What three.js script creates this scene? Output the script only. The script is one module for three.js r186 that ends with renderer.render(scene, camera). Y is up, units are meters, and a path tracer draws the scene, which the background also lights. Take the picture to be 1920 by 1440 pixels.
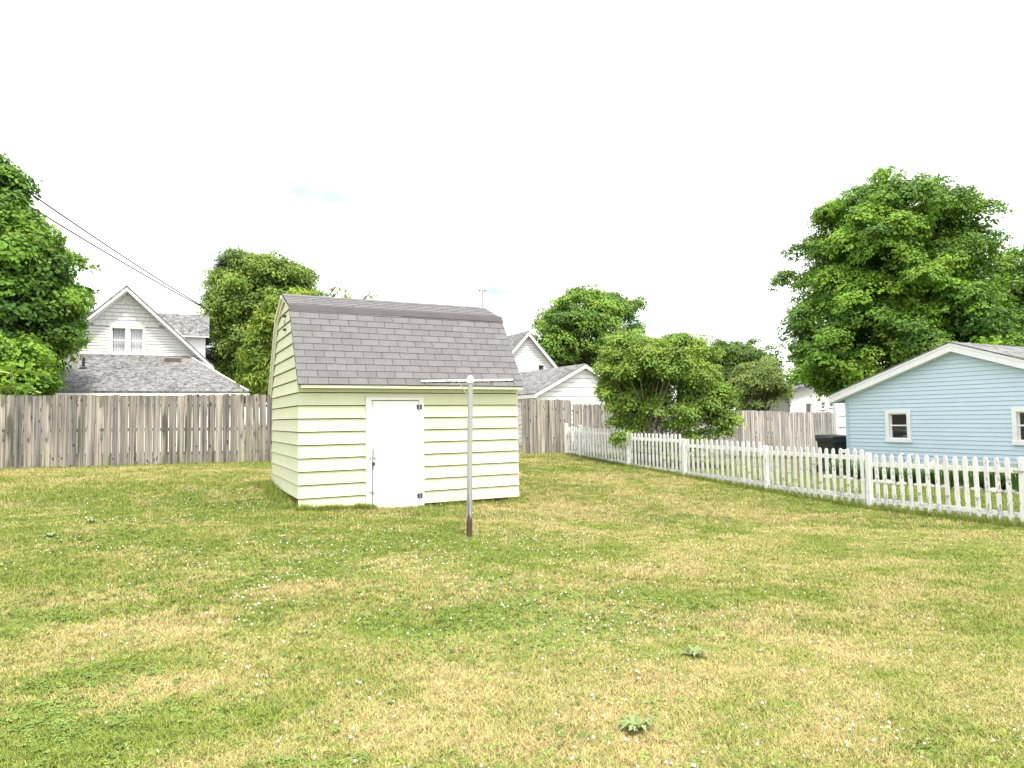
import * as THREE from 'three';
import { mergeGeometries } from 'three/addons/utils/BufferGeometryUtils.js';

// ------------------------------------------------------------------ camera, sky, sun, exposure
const scene = new THREE.Scene();
const camera = new THREE.PerspectiveCamera(2 * Math.atan(720 / 1270) * 180 / Math.PI, 4 / 3, 0.05, 900);
camera.position.set(0, 1.6, 0);
camera.rotation.set(Math.atan(65 / 1270), 0, -0.014);
scene.add(camera);

const renderer = new THREE.WebGLRenderer({ antialias: true });
renderer.setSize(1024, 768);
renderer.toneMapping = THREE.LinearToneMapping;
renderer.toneMappingExposure = 2.3;
renderer.shadowMap.enabled = true;

const SUN = new THREE.Vector3(0.20, 0.92, 0.36).normalize();
const sun = new THREE.DirectionalLight(0xfff3df, 3.0);
sun.position.copy(SUN).multiplyScalar(60).add(new THREE.Vector3(0, 0, -15));
sun.target.position.set(0, 0, -15);
sun.castShadow = true;
sun.shadow.radius = 20;
sun.shadow.mapSize.set(2048, 2048);
Object.assign(sun.shadow.camera, { left: -45, right: 45, top: 45, bottom: -45, near: 1, far: 160 });
scene.add(sun, sun.target);

function rng(seed) { let a = seed >>> 0; return () => { a |= 0; a = a + 0x6D2B79F5 | 0; let t = Math.imul(a ^ a >>> 15, 1 | a); t = t + Math.imul(t ^ t >>> 7, 61 | t) ^ t; return ((t ^ t >>> 14) >>> 0) / 4294967296; }; }
function hash(ix, iy, s) { let h = Math.imul(ix, 374761393) ^ Math.imul(iy, 668265263) ^ Math.imul(s + 17, 2147483647 & 1274126177); h = Math.imul(h ^ h >>> 13, 1274126177); h ^= h >>> 16; h = Math.imul(h, 2246822519); return ((h ^ h >>> 15) >>> 0) / 4294967296; }
function vn(x, y, s = 0, px = 0, py = 0) {           // value noise, periodic when px, py are given
  let ix = Math.floor(x), iy = Math.floor(y); const fx = x - ix, fy = y - iy;
  const w = (i, p) => p ? ((i % p) + p) % p : i;
  const u = fx * fx * (3 - 2 * fx), v = fy * fy * (3 - 2 * fy);
  const a = hash(w(ix, px), w(iy, py), s), b = hash(w(ix + 1, px), w(iy, py), s), c = hash(w(ix, px), w(iy + 1, py), s), d = hash(w(ix + 1, px), w(iy + 1, py), s);
  return a + (b - a) * u + (c - a) * v + (a - b - c + d) * u * v;
}
function fbm(x, y, s = 0, oct = 4, px = 0, py = 0) { let r = 0, a = .5, t = 0; for (let i = 0; i < oct; i++) { r += a * vn(x, y, s + i * 7, px, py); t += a; a *= .5; x *= 2; y *= 2; px *= 2; py *= 2; } return r / t; }
const sst = (a, b, x) => { const t = Math.min(1, Math.max(0, (x - a) / (b - a))); return t * t * (3 - 2 * t); };
const lerp = (a, b, t) => a + (b - a) * t;

const WISP = [[-1.848, 0.316, 0.09, 0.0196, 1], [-1.866, 0.368, 0.075, 0.014, 0.69], [-1.593, 0.187, 0.038, 0.0126, 1], [-2.084, 0.248, 0.075, 0.0112, 0.69], [-1.995, 0.227, 0.075, 0.014, 0.92], [-1.529, 0.218, 0.075, 0.0084, 0.69], [-1.601, 0.435, 0.045, 0.0084, 0.57], [-1.113, 0.3, 0.09, 0.0168, 0.57]];
{ // bright thin overcast with a few faint blue openings
  const w = 1024, h = 512, d = new Float32Array(w * h * 4);
  for (let j = 0; j < h; j++) for (let i = 0; i < w; i++) {
    const el = (j + .5) / h * Math.PI - Math.PI / 2, az = (i + .5) / w * 2 * Math.PI - Math.PI;
    const dx = Math.cos(el) * Math.cos(az), dy = Math.sin(el), dz = Math.cos(el) * Math.sin(az);
    const k = 1 / (0.16 + Math.max(0, dy)), n = fbm(dx * k * 2.1 + 11.3, dz * k * 5.2 + 4.7, 3, 5);
    let open = sst(.62, .78, n) * sst(.05, .12, dy) * .8;
    for (const [wa, we, sa, se, k2] of WISP) { const q = ((az - wa) / sa) ** 2 + ((el - we - .12 * (wa - az)) / se) ** 2; if (q < 9) open = Math.max(open, k2 * Math.exp(-q) * (.75 + .5 * fbm(az * 40, el * 120, 33, 3))); }
    const glow = .30 * Math.pow(Math.max(0, dx * SUN.x + dy * SUN.y + dz * SUN.z), 6);
    const L = .88 + .08 * (fbm(dx * k * 1.3, dz * k * 1.3, 9, 4) - .5) + glow;
    const o = (j * w + i) * 4;
    d[o] = lerp(L, .34, open); d[o + 1] = lerp(L * 1.0, .43, open); d[o + 2] = lerp(L * 1.01, .45, open); d[o + 3] = 1;
    if (dy < 0) { d[o] = .45; d[o + 1] = .46; d[o + 2] = .42; }
  }
  const sky = new THREE.DataTexture(d, w, h, THREE.RGBAFormat, THREE.FloatType);
  sky.mapping = THREE.EquirectangularReflectionMapping; sky.magFilter = THREE.LinearFilter; sky.needsUpdate = true;
  scene.background = sky; scene.environment = sky;
}

// ------------------------------------------------------------------ helpers
const taken = {};
const numbered = n => { const k = taken[n] = (taken[n] ?? -1) + 1; return k ? n + '_' + String(k).padStart(3, '0') : n; };
function tag(o, label, category, group, kind) { o.userData = { ...o.userData, label, category }; if (group) o.userData.group = group; if (kind) o.userData.kind = kind; return o; }
function thing(name, label, category, pos = [0, 0, 0], turn = 0, group) { const o = new THREE.Group(); o.name = numbered(name); o.position.set(...pos); o.rotation.y = turn; scene.add(o); return tag(o, label, category, group); }
function part(name, geo, mat, parent) { const m = new THREE.Mesh(geo, mat); m.name = name; m.castShadow = m.receiveShadow = true; parent.add(m); return m; }
function sub(name, parent, pos = [0, 0, 0], turn = 0) { const g = new THREE.Group(); g.name = name; g.position.set(...pos); g.rotation.y = turn; parent.add(g); return g; }
const V = (x, y, z) => new THREE.Vector3(x, y, z);
function boxUV(g) {       // flat shaded, uv in metres from the local axes
  g = g.index ? g.toNonIndexed() : g; g.deleteAttribute('normal'); g.computeVertexNormals();
  const p = g.attributes.position, n = g.attributes.normal, uv = new Float32Array(p.count * 2);
  for (let i = 0; i < p.count; i++) {
    const ax = Math.abs(n.getX(i)), ay = Math.abs(n.getY(i)), az = Math.abs(n.getZ(i));
    if (az >= ax && az >= ay) { uv[2 * i] = p.getX(i); uv[2 * i + 1] = p.getY(i); }
    else if (ax >= ay) { uv[2 * i] = p.getZ(i); uv[2 * i + 1] = p.getY(i); }
    else { uv[2 * i] = p.getX(i); uv[2 * i + 1] = p.getZ(i); }
  }
  g.setAttribute('uv', new THREE.BufferAttribute(uv, 2)); return g;
}
function shiftUV(g, du, dv) { const u = g.attributes.uv; for (let i = 0; i < u.count; i++) u.setXY(i, u.getX(i) + du, u.getY(i) + dv); return g; }
function box(x0, x1, y0, y1, z0, z1) { const g = new THREE.BoxGeometry(x1 - x0, y1 - y0, z1 - z0); g.translate((x0 + x1) / 2, (y0 + y1) / 2, (z0 + z1) / 2); return boxUV(g); }
function hexa(P) {        // eight corners: 0-3 back (bl br tr tl), 4-7 front
  const F = [[4, 5, 6, 7], [1, 0, 3, 2], [0, 4, 7, 3], [5, 1, 2, 6], [7, 6, 2, 3], [0, 1, 5, 4]], a = [];
  for (const [i, j, k, l] of F) for (const q of [i, j, k, i, k, l]) a.push(...P[q]);
  const g = new THREE.BufferGeometry(); g.setAttribute('position', new THREE.BufferAttribute(new Float32Array(a), 3)); return boxUV(g);
}
function bar(a, b, w, t, up = V(0, 1, 0)) { // a straight timber between two points
  const d = b.clone().sub(a), L = d.length(), g = new THREE.BoxGeometry(L, w, t); const uvg = boxUV(g);
  const x = d.normalize(), z = x.clone().cross(up).normalize(), y = z.clone().cross(x); uvg.applyMatrix4(new THREE.Matrix4().makeBasis(x, y, z).setPosition(a.clone().add(b).multiplyScalar(.5))); return uvg;
}
function extr(pts, depth, holes = []) { const s = new THREE.Shape(pts.map(p => new THREE.Vector2(...p))); for (const [x0, x1, y0, y1] of holes) s.holes.push(new THREE.Path([[x0, y0], [x0, y1], [x1, y1], [x1, y0]].map(p => new THREE.Vector2(...p)))); return boxUV(new THREE.ExtrudeGeometry(s, { depth, bevelEnabled: false })); }
function limb(pts, r0, r1, sides = 6) { // tapered tube through points
  const c = new THREE.CatmullRomCurve3(pts), n = Math.max(3, pts.length * 3), a = [], idx = [], uv = []; let px = V(1, 0, .2);
  for (let i = 0; i <= n; i++) {
    const t = i / n, p = c.getPoint(t), d = c.getTangent(t), y = d.clone().cross(px).normalize(), x = y.clone().cross(d).normalize(); px = x; const r = lerp(r0, r1, t);
    for (let k = 0; k <= sides; k++) { const an = k / sides * 2 * Math.PI; a.push(p.x + (x.x * Math.cos(an) + y.x * Math.sin(an)) * r, p.y + (x.y * Math.cos(an) + y.y * Math.sin(an)) * r, p.z + (x.z * Math.cos(an) + y.z * Math.sin(an)) * r); uv.push(k / sides * r0 * 6, p.y); }
    if (i) for (let k = 0; k < sides; k++) { const q = (i - 1) * (sides + 1) + k, s = q + sides + 1; idx.push(q, q + 1, s, q + 1, s + 1, s); }
  }
  const g = new THREE.BufferGeometry(); g.setAttribute('position', new THREE.BufferAttribute(new Float32Array(a), 3)); g.setAttribute('uv', new THREE.BufferAttribute(new Float32Array(uv), 2)); g.setIndex(idx); g.computeVertexNormals(); return g;
}

// ------------------------------------------------------------------ textures and materials
function tex(w, h, fn, rx = 1, ry = 1, srgb = true) {
  const d = new Uint8Array(w * h * 4), c = [0, 0, 0];
  for (let j = 0; j < h; j++) for (let i = 0; i < w; i++) { fn(i / w, j / h, c); const o = (j * w + i) * 4; for (let k = 0; k < 3; k++) d[o + k] = Math.max(0, Math.min(255, 255 * (srgb ? Math.pow(Math.max(0, c[k]), 1 / 2.2) : c[k]))); d[o + 3] = 255; }
  const t = new THREE.DataTexture(d, w, h); t.wrapS = t.wrapT = THREE.RepeatWrapping; t.magFilter = THREE.LinearFilter; t.minFilter = THREE.LinearFilter; t.repeat.set(rx, ry); if (srgb) t.colorSpace = THREE.SRGBColorSpace; t.needsUpdate = true; return t;
}
const gray = (c, v) => { c[0] = c[1] = c[2] = v; };
function woodTex(seed, stain, warm) {   // weathered boards: 1.6 m across, 2.4 m tall
  const r = rng(seed), knots = []; for (let i = 0; i < 46; i++) knots.push([r(), r(), .009 + r() * .012, .006 + r() * .012]);
  return tex(512, 768, (u, v, c) => {
    let kn = 0, bend = 0;
    for (const [ku, kv, ru, rv] of knots) { let du = u - ku, dv = v - kv; du -= Math.round(du); dv -= Math.round(dv); const q = (du / ru) ** 2 + (dv / rv) ** 2; if (q < 9) { kn = Math.max(kn, sst(1.3, .3, q)); bend += .004 * Math.sign(du) * Math.exp(-q * .35); } }
    const g = fbm((u + bend) * 120, v * 5, seed, 3, 120, 5), g2 = fbm(u * 26, v * 2, seed + 5, 3, 26, 2), m = fbm(u * 9, v * 7, seed + 9, 4, 9, 7);
    let L = .205 + .30 * (g - .5) + .24 * (g2 - .5) + .14 * (m - .5); L = Math.max(.03, L) * (1 - .72 * kn);
    const crack = sst(.70, .80, vn((u + bend) * 150, v * 4, seed + 31, 150, 4)); L *= 1 - .45 * crack;
    const w = .5 + (m - .5) * 1.2 + warm;
    c[0] = L * (1.03 + .08 * w); c[1] = L * (.985 + .02 * w); c[2] = L * (.93 - .08 * w);
    if (stain) { const s = sst(.50, .68, fbm(u * 12 + 3, v * 4, seed + 40, 5, 12, 4)) * .8; c[0] = lerp(c[0], .045, s); c[1] = lerp(c[1], .055, s); c[2] = lerp(c[2], .035, s); const al = sst(.58, .72, fbm(u * 8, v * 6, seed + 60, 4, 8, 6)) * .35; c[1] = lerp(c[1], .22, al); c[0] = lerp(c[0], .19, al); c[2] = lerp(c[2], .09, al); }
  }, 1 / 1.6, 1 / 2.4);
}
const woodA = [woodTex(5, 0, .15), woodTex(23, 1, .25), woodTex(61, 0, -.25)];
const std = (o) => new THREE.MeshStandardMaterial({ roughness: .85, ...o });
const col = (r, g, b) => new THREE.Color().setRGB(r, g, b);
const WOOD = []; for (const [t, tint] of [[0, 1.15], [0, .9], [1, 1.05], [1, 1.25], [2, 1.12], [2, .8], [0, 1.38]]) WOOD.push(std({ map: woodA[t], color: col(tint * .98, tint * 1.0, tint * 1.03), roughness: .95 }));
const WOODGREY = []; for (const [t, tint] of [[2, 1.5], [2, 1.75], [2, 1.3], [0, 1.45], [2, 1.9]]) WOODGREY.push(std({ map: woodA[t], color: col(tint * .98, tint * 1.0, tint * 1.06), roughness: .95 }));

const paintTex = tex(512, 512, (u, v, c) => { const g = fbm(u * 160, v * 20, 3, 2, 160, 20), m = fbm(u * 6, v * 6, 8, 5, 6, 6), s = fbm(u * 40, v * 3, 12, 3, 40, 3); gray(c, .94 + .05 * (g - .5) + .10 * (m - .5) + .06 * (s - .5)); const d = sst(.66, .8, m) * .05; c[0] -= d * .6; c[2] -= d * 1.4; }, .5, .5);
const peelTex = tex(512, 512, (u, v, c) => {
  const m = fbm(u * 24, v * 10, 3, 5, 24, 10), f = fbm(u * 90, v * 34, 15, 3, 90, 34), g = fbm(u * 150, v * 8, 20, 2, 150, 8);
  gray(c, .90 + .08 * (f - .5)); const p = sst(.605, .66, m * .6 + f * .4) * .85; const L = .50 + .3 * (g - .5);
  c[0] = lerp(c[0], L * 1.02, p); c[1] = lerp(c[1], L, p); c[2] = lerp(c[2], L * .95, p);
}, 1 / 1.2, 1 / 1.2);
const footTex = tex(512, 512, (u, v, c) => { // picket paint, flaked to grey wood mostly towards the foot
  const m = fbm(u * 26, v * 12, 43, 5, 26, 0), f = fbm(u * 110, v * 40, 45, 3, 110, 0), g = fbm(u * 170, v * 8, 47, 2, 170, 0), foot = .17 * sst(.34, .0, v) + .03 * sst(.9, 1, v);
  gray(c, .91 + .08 * (f - .5)); const p = sst(.60, .65, m * .62 + f * .38 + foot) * .9, L = .40 + .34 * (g - .5); c[0] = lerp(c[0], L * 1.02, p); c[1] = lerp(c[1], L, p); c[2] = lerp(c[2], L * .95, p);
}, 1 / 1.2, 1);
const granule = tex(512, 512, (u, v, c) => { const g = vn(u * 256, v * 256, 4, 256, 256), h = vn(u * 128, v * 128, 6, 128, 128), m = fbm(u * 5, v * 5, 8, 4, 5, 5); gray(c, .80 + .34 * (g - .5) + .22 * (h - .5) + .26 * (m - .5)); c[2] *= 1.02; }, 1 / .8, 1 / .8);
const roofTex = tex(1024, 1024, (u, v, c) => {  // laminated shingles seen from far: 6 m tile
  const row = Math.floor(v * 44), t = v * 44 - row, seg = u * 40 + hash(row, 3, 5) * 9, b = hash(Math.floor(seg) % 40, row, 9), b2 = hash(Math.floor(u * 97 + row * .37), row, 19);
  let L = .15 + .12 * (b - .5) + .11 * (b2 - .5) + .06 * (vn(u * 400, v * 400, 2, 400, 400) - .5) + .06 * (fbm(u * 6, v * 6, 4, 4, 6, 6) - .5); if (t < .14) L *= .62;
  c[0] = L * .98; c[1] = L * 1.0; c[2] = L * 1.08;
}, 1 / 6, 1 / 6);
const lawnTex = tex(1024, 1024, (u, v, c) => { const f = fbm(u * 220, v * 220, 2, 2, 220, 220), g = fbm(u * 60, v * 60, 9, 3, 60, 60), m = fbm(u * 9, v * 9, 7, 4, 9, 9); gray(c, .62 + .5 * (f - .5) + .4 * (g - .5) + .3 * (m - .5)); }, 1 / 4, 1 / 4);

const M = {
  shed: std({ map: paintTex, color: col(.67, .70, .49), roughness: .75 }),
  shed2: std({ map: paintTex, color: col(.69, .72, .50), roughness: .75 }),
  shed3: std({ map: paintTex, color: col(.64, .68, .46), roughness: .75 }),
  cream: std({ map: paintTex, color: col(.72, .74, .56), roughness: .7 }),
  white: std({ map: paintTex, color: col(.86, .86, .85), roughness: .6 }),
  whiteOld: std({ map: paintTex, color: col(.78, .80, .82), roughness: .7 }),
  picket: std({ map: peelTex, color: col(.84, .85, .84), roughness: .8 }),
  vinyl: std({ map: paintTex, color: col(.85, .86, .87), roughness: .45 }),
  blue: std({ map: paintTex, color: col(.56, .70, .80), roughness: .5 }),
  blueTrim: std({ color: col(.42, .57, .69), roughness: .5 }),
  roof: std({ map: roofTex, roughness: .95 }),
  sheath: std({ color: col(.48, .48, .49), roughness: .9 }),
  dark: std({ color: col(.02, .02, .022), roughness: .9 }),
  under: std({ color: col(.10, .08, .06), roughness: .95 }),
  room: std({ color: col(.10, .09, .08), roughness: .95 }),
  iron: std({ color: col(.05, .05, .055), roughness: .5, metalness: .4 }),
  zinc: std({ color: col(.45, .46, .47), roughness: .4, metalness: .7 }),
  rod: std({ color: col(.12, .11, .10), roughness: .6, metalness: .4 }),
  bin: std({ color: col(.018, .026, .027), roughness: .5 }),
  wire: std({ color: col(.03, .03, .033), roughness: .7 }),
  stone: std({ map: granule, color: col(.47, .44, .39), roughness: .95 }),
  curtain: std({ color: col(.60, .64, .68), roughness: .95 }),
  glass: new THREE.MeshPhysicalMaterial({ color: 0xffffff, roughness: .02, transmission: 1, thickness: 0, ior: 1.5 }),
  bark: std({ color: col(.085, .068, .052), roughness: .95 }),
  barkPale: std({ color: col(.27, .23, .18), roughness: .95 }),
};
const SH = []; for (const t of [.168, .178, .160, .172, .183, .165]) SH.push(std({ map: granule, color: col(t * .99, t * .99, t * 1.05), roughness: .95 }));

// ------------------------------------------------------------------ ground height
const CP = [[0, 0, 0], [-7, 1, .1], [7, 1, -.1], [0, -4, .02], [-3.23, -10.18, .262], [.05, -11.87, .135], [-4.48, -12.67, .40], [-.577, -8.8, .055], [7.73, -10.45, -.178], [6.56, -12.67, -.17], [5.457, -14.75, -.066], [4.26, -17, .079], [3.2, -19, .2], [1.72, -21.8, .41], [-12.4, -16.4, .525], [-6.74, -18.85, .47], [.25, -21.9, .42], [6.6, -24.9, .11], [13, -27.7, -.17], [9.1, -16.8, -.10], [10.2, -14, -.09], [9.3, -19.5, -.08], [30, -20, -.3], [-30, -15, .7], [0, 30, -.1], [-16.5, -29, .5], [3, -32, .35], [16, -38, 0], [0, -60, .3]];
const CW = (() => { const n = CP.length, A = []; for (let i = 0; i <= n; i++) { const r = []; for (let j = 0; j <= n; j++) r.push(i < n && j < n ? -Math.hypot(CP[i][0] - CP[j][0], CP[i][1] - CP[j][1]) - (i === j ? .02 : 0) : (i === n && j === n ? 0 : 1)); r.push(i < n ? CP[i][2] : 0); A.push(r); }
  const m = n + 1; for (let i = 0; i < m; i++) { let p = i; for (let k = i + 1; k < m; k++) if (Math.abs(A[k][i]) > Math.abs(A[p][i])) p = k; [A[i], A[p]] = [A[p], A[i]]; for (let k = 0; k < m; k++) if (k !== i) { const f = A[k][i] / A[i][i]; if (f) for (let c = i; c <= m; c++) A[k][c] -= f * A[i][c]; } }
  return A.map((r, i) => r[m] / r[i]); })();
function G(x, z) { let h = CW[CP.length]; for (let i = 0; i < CP.length; i++) h -= CW[i] * Math.hypot(x - CP[i][0], z - CP[i][1]); const far = sst(40, 80, Math.hypot(x, z + 12)); return lerp(h, .15, far); }

// how dry the lawn is, 0 green .. 1 straw
const DRY = [[-2.4, -4.94, .45, 1.0], [-1.59, -4.22, .42, .9], [-2.2, -3.93, .2, .9], [-1.83, -3.68, .24, .8], [-1.94, -6.15, .35, .7], [-3.21, -6.22, .35, .6], [1.76, -7.65, .5, .9], [1.21, -11.38, 1.2, .5], [1.89, -5.06, .7, .55], [.76, -3.66, .45, .55], [4.8, -8.98, 1.2, .5], [3.03, -6.67, 1.0, .55], [-.2, -3.75, .4, .45], [-3.1, -4.91, .3, .6], [2.84, -5.01, .6, .5], [2.41, -3.95, .4, .45], [-.78, -7.4, .5, .4], [.1, -4.04, .4, .4], [-7.5, -15, 1.6, .4], [2.2, -15.5, 1.4, .5], [.9, -19.5, 1.2, .5], [3.9, -13, 1.2, .5]];
const WET = [[-1.9, -7.75, 1.3, .5], [-.28, -5.42, .9, .45], [.16, -5.87, .8, .4], [-6.8, -12.2, 2.2, .5], [-2.17, -3.25, .5, .5], [5.9, -11.6, .8, .3], [2.6, -18.6, .9, .4], [-4.6, -10.8, .7, .7], [1.5, -2.8, .6, .3]];
function dry(x, z) {
  const wx = x + 1.2 * (fbm(x * .7, z * .7, 51, 3) - .5), wz = z + 1.2 * (fbm(x * .7 + 9, z * .7, 52, 3) - .5);
  let d = .38 + 1.1 * (fbm(wx * .42, wz * .62, 31, 5) - .5) + 1.35 * (fbm(wx * 1.7, wz * 2.6, 35, 5) - .5) + .5 * (fbm(x * 7, z * 9, 37, 3) - .5);
  for (const [bx, bz, r, a] of DRY) { const q = ((wx - bx) ** 2 + ((wz - bz) * 1.2) ** 2) / (r * r); if (q < 6) d += .50 * a * Math.exp(-q); }
  for (const [bx, bz, r, a] of WET) { const q = ((wx - bx) ** 2 + ((wz - bz) * 1.1) ** 2) / (r * r); if (q < 6) d -= .60 * a * Math.exp(-q); }
  return Math.min(1, Math.max(0, d));
}
// ------------------------------------------------------------------ the ground sheet
{
  const xs = [], zs = []; for (const v of [-400, -250, -150, -100, -70, -50, -38, -30, -25, -21]) xs.push(v); for (let x = -18; x <= 15; x += .3) xs.push(x); for (const v of [17, 20, 25, 32, 42, 60, 90, 150, 250, 400]) xs.push(v);
  for (const v of [150, 80, 40, 20, 10, 5]) zs.push(v); for (let z = 2.4; z >= -30; z -= .3) zs.push(z); for (const v of [-33, -37, -42, -50, -60, -80, -110, -160, -240, -400]) zs.push(v);
  const P = [], Cc = [], U = [], I = [];
  for (const z of zs) for (const x of xs) {
    P.push(x, G(x, z) + .012 * (fbm(x * 1.1, z * 1.1, 71, 3) - .5) * 2, z); U.push(x, z);
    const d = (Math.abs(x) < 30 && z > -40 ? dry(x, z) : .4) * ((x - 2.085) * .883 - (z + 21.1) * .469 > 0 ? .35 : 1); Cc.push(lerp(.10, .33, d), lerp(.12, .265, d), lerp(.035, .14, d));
  }
  const nx = xs.length; for (let j = 0; j + 1 < zs.length; j++) for (let i = 0; i + 1 < nx; i++) { const a = j * nx + i; I.push(a, a + 1, a + nx, a + 1, a + nx + 1, a + nx); }
  const g = new THREE.BufferGeometry(); g.setAttribute('position', new THREE.BufferAttribute(new Float32Array(P), 3)); g.setAttribute('uv', new THREE.BufferAttribute(new Float32Array(U), 2)); g.setAttribute('color', new THREE.BufferAttribute(new Float32Array(Cc), 3)); g.setIndex(I); g.computeVertexNormals();
  const m = part('ground', g, std({ map: lawnTex, vertexColors: true, roughness: 1 }), scene); tag(m, 'mown lawn with dry straw coloured patches across the yard', 'lawn', null, 'structure');
}

// ------------------------------------------------------------------ wall cladding
function span(poly, y) { let a = Infinity, b = -Infinity; for (let i = 0; i < poly.length; i++) { const [x0, y0] = poly[i], [x1, y1] = poly[(i + 1) % poly.length]; if ((y0 <= y && y1 >= y) || (y1 <= y && y0 >= y)) { if (y0 === y1) { a = Math.min(a, x0, x1); b = Math.max(b, x0, x1); } else { const x = x0 + (x1 - x0) * (y - y0) / (y1 - y0); a = Math.min(a, x); b = Math.max(b, x); } } } return [a, b]; }
function lapWall(parent, poly, levels, mats, { holes = [], thick = .018, thin = .004, seed = 1, name = 'siding_board', wob = 0, slot = .010 } = {}) {
  const r = rng(seed), ymax = Math.max(...poly.map(p => p[1]));
  for (let i = 0; i + 1 < levels.length; i++) {
    const y0 = levels[i], y1 = Math.min(levels[i + 1] - slot, ymax - .002); if (y1 - y0 < .012) continue;
    const [b0, b1] = span(poly, y0 + .001), [t0, t1] = span(poly, y1); if (!(b1 - b0 > .03)) continue;
    let cuts = [[b0, b1, t0, t1]];
    for (const [hx0, hx1, hy0, hy1] of holes) if (hy0 < y1 - .005 && hy1 > y0 + .005) {
      const over = hy1 < y1 - .01 ? [[hx0 + .001, hx1 - .001, hx0 + .001, hx1 - .001, hy1, y1]] : [], below = hy0 > y0 + .01 ? [[hx0 + .001, hx1 - .001, hx0 + .001, hx1 - .001, y0, hy0]] : [];
      cuts = cuts.flatMap(q => q.length < 6 && q[0] < hx0 && q[1] > hx1 ? [[q[0], hx0, q[2], hx0], [hx1, q[1], hx1, q[3]], ...over, ...below] : [q]);
    }
    for (const [a0, a1, c0, c1, p0 = y0, p1 = y1] of cuts) {
      const dz = wob * (r() - .5), T = thick + dz, tz = q => lerp(T, thin, (q - y0) / (y1 - y0));
      const g = hexa([[a0, p0, -.002], [a1, p0, -.002], [c1, p1, -.002], [c0, p1, -.002], [a0, p0, tz(p0)], [a1, p0, tz(p0)], [c1, p1, tz(p1)], [c0, p1, tz(p1)]]);
      shiftUV(g, r() * 7, r() * 7); part(name, g, mats[Math.floor(r() * mats.length)], parent);
    }
  }
}
const steps = (y0, d, n) => Array.from({ length: n + 1 }, (_, i) => y0 + d * i);
function windowUnit(parent, x0, x1, y0, y1, { trim = .09, trimMat = M.white, curtain = false, z = .03, deep = .09, meet = .5, mullion = 0 } = {}) {
  const w = sub('window', parent, [0, 0, 0]);
  const fr = mergeGeometries([box(x0, x1, y1 - trim, y1, -.02, z), box(x0 - .01, x1 + .01, y0, y0 + trim * .9, -.02, z + .02), box(x0, x0 + trim, y0 + trim * .9, y1 - trim, -.02, z), box(x1 - trim, x1, y0 + trim * .9, y1 - trim, -.02, z)]);
  part('frame', fr, trimMat, w);
  const gx0 = x0 + trim, gx1 = x1 - trim, gy0 = y0 + trim * .9, gy1 = y1 - trim, my = lerp(gy0, gy1, meet), s = .028;
  part('sash', mergeGeometries([box(gx0, gx1, my - s * .6, my + s * .6, -.05, -.012), box(gx0, gx0 + s, gy0, gy1, -.06, -.022), box(gx1 - s, gx1, gy0, gy1, -.06, -.022), box(gx0 + s, gx1 - s, gy0, gy0 + s, -.058, -.02), box(gx0 + s, gx1 - s, gy1 - s, gy1, -.058, -.02)]), M.white, w);
  part('pane', box(gx0 + s, gx1 - s, gy0 + s, my - s * .6, -.045, -.042), M.glass, w); part('pane', box(gx0 + s, gx1 - s, my + s * .6, gy1 - s, -.045, -.042), M.glass, w);
  if (curtain) { const g = new THREE.PlaneGeometry(gx1 - gx0, gy1 - gy0, 40, 1), p = g.attributes.position; for (let i = 0; i < p.count; i++) p.setZ(i, .018 * Math.sin(p.getX(i) * 62) + .008 * Math.sin(p.getX(i) * 141 + 1)); g.translate((gx0 + gx1) / 2, (gy0 + gy1) / 2, -deep - .06); g.computeVertexNormals(); part('curtain', g, M.curtain, w); }
  return w;
}

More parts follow.
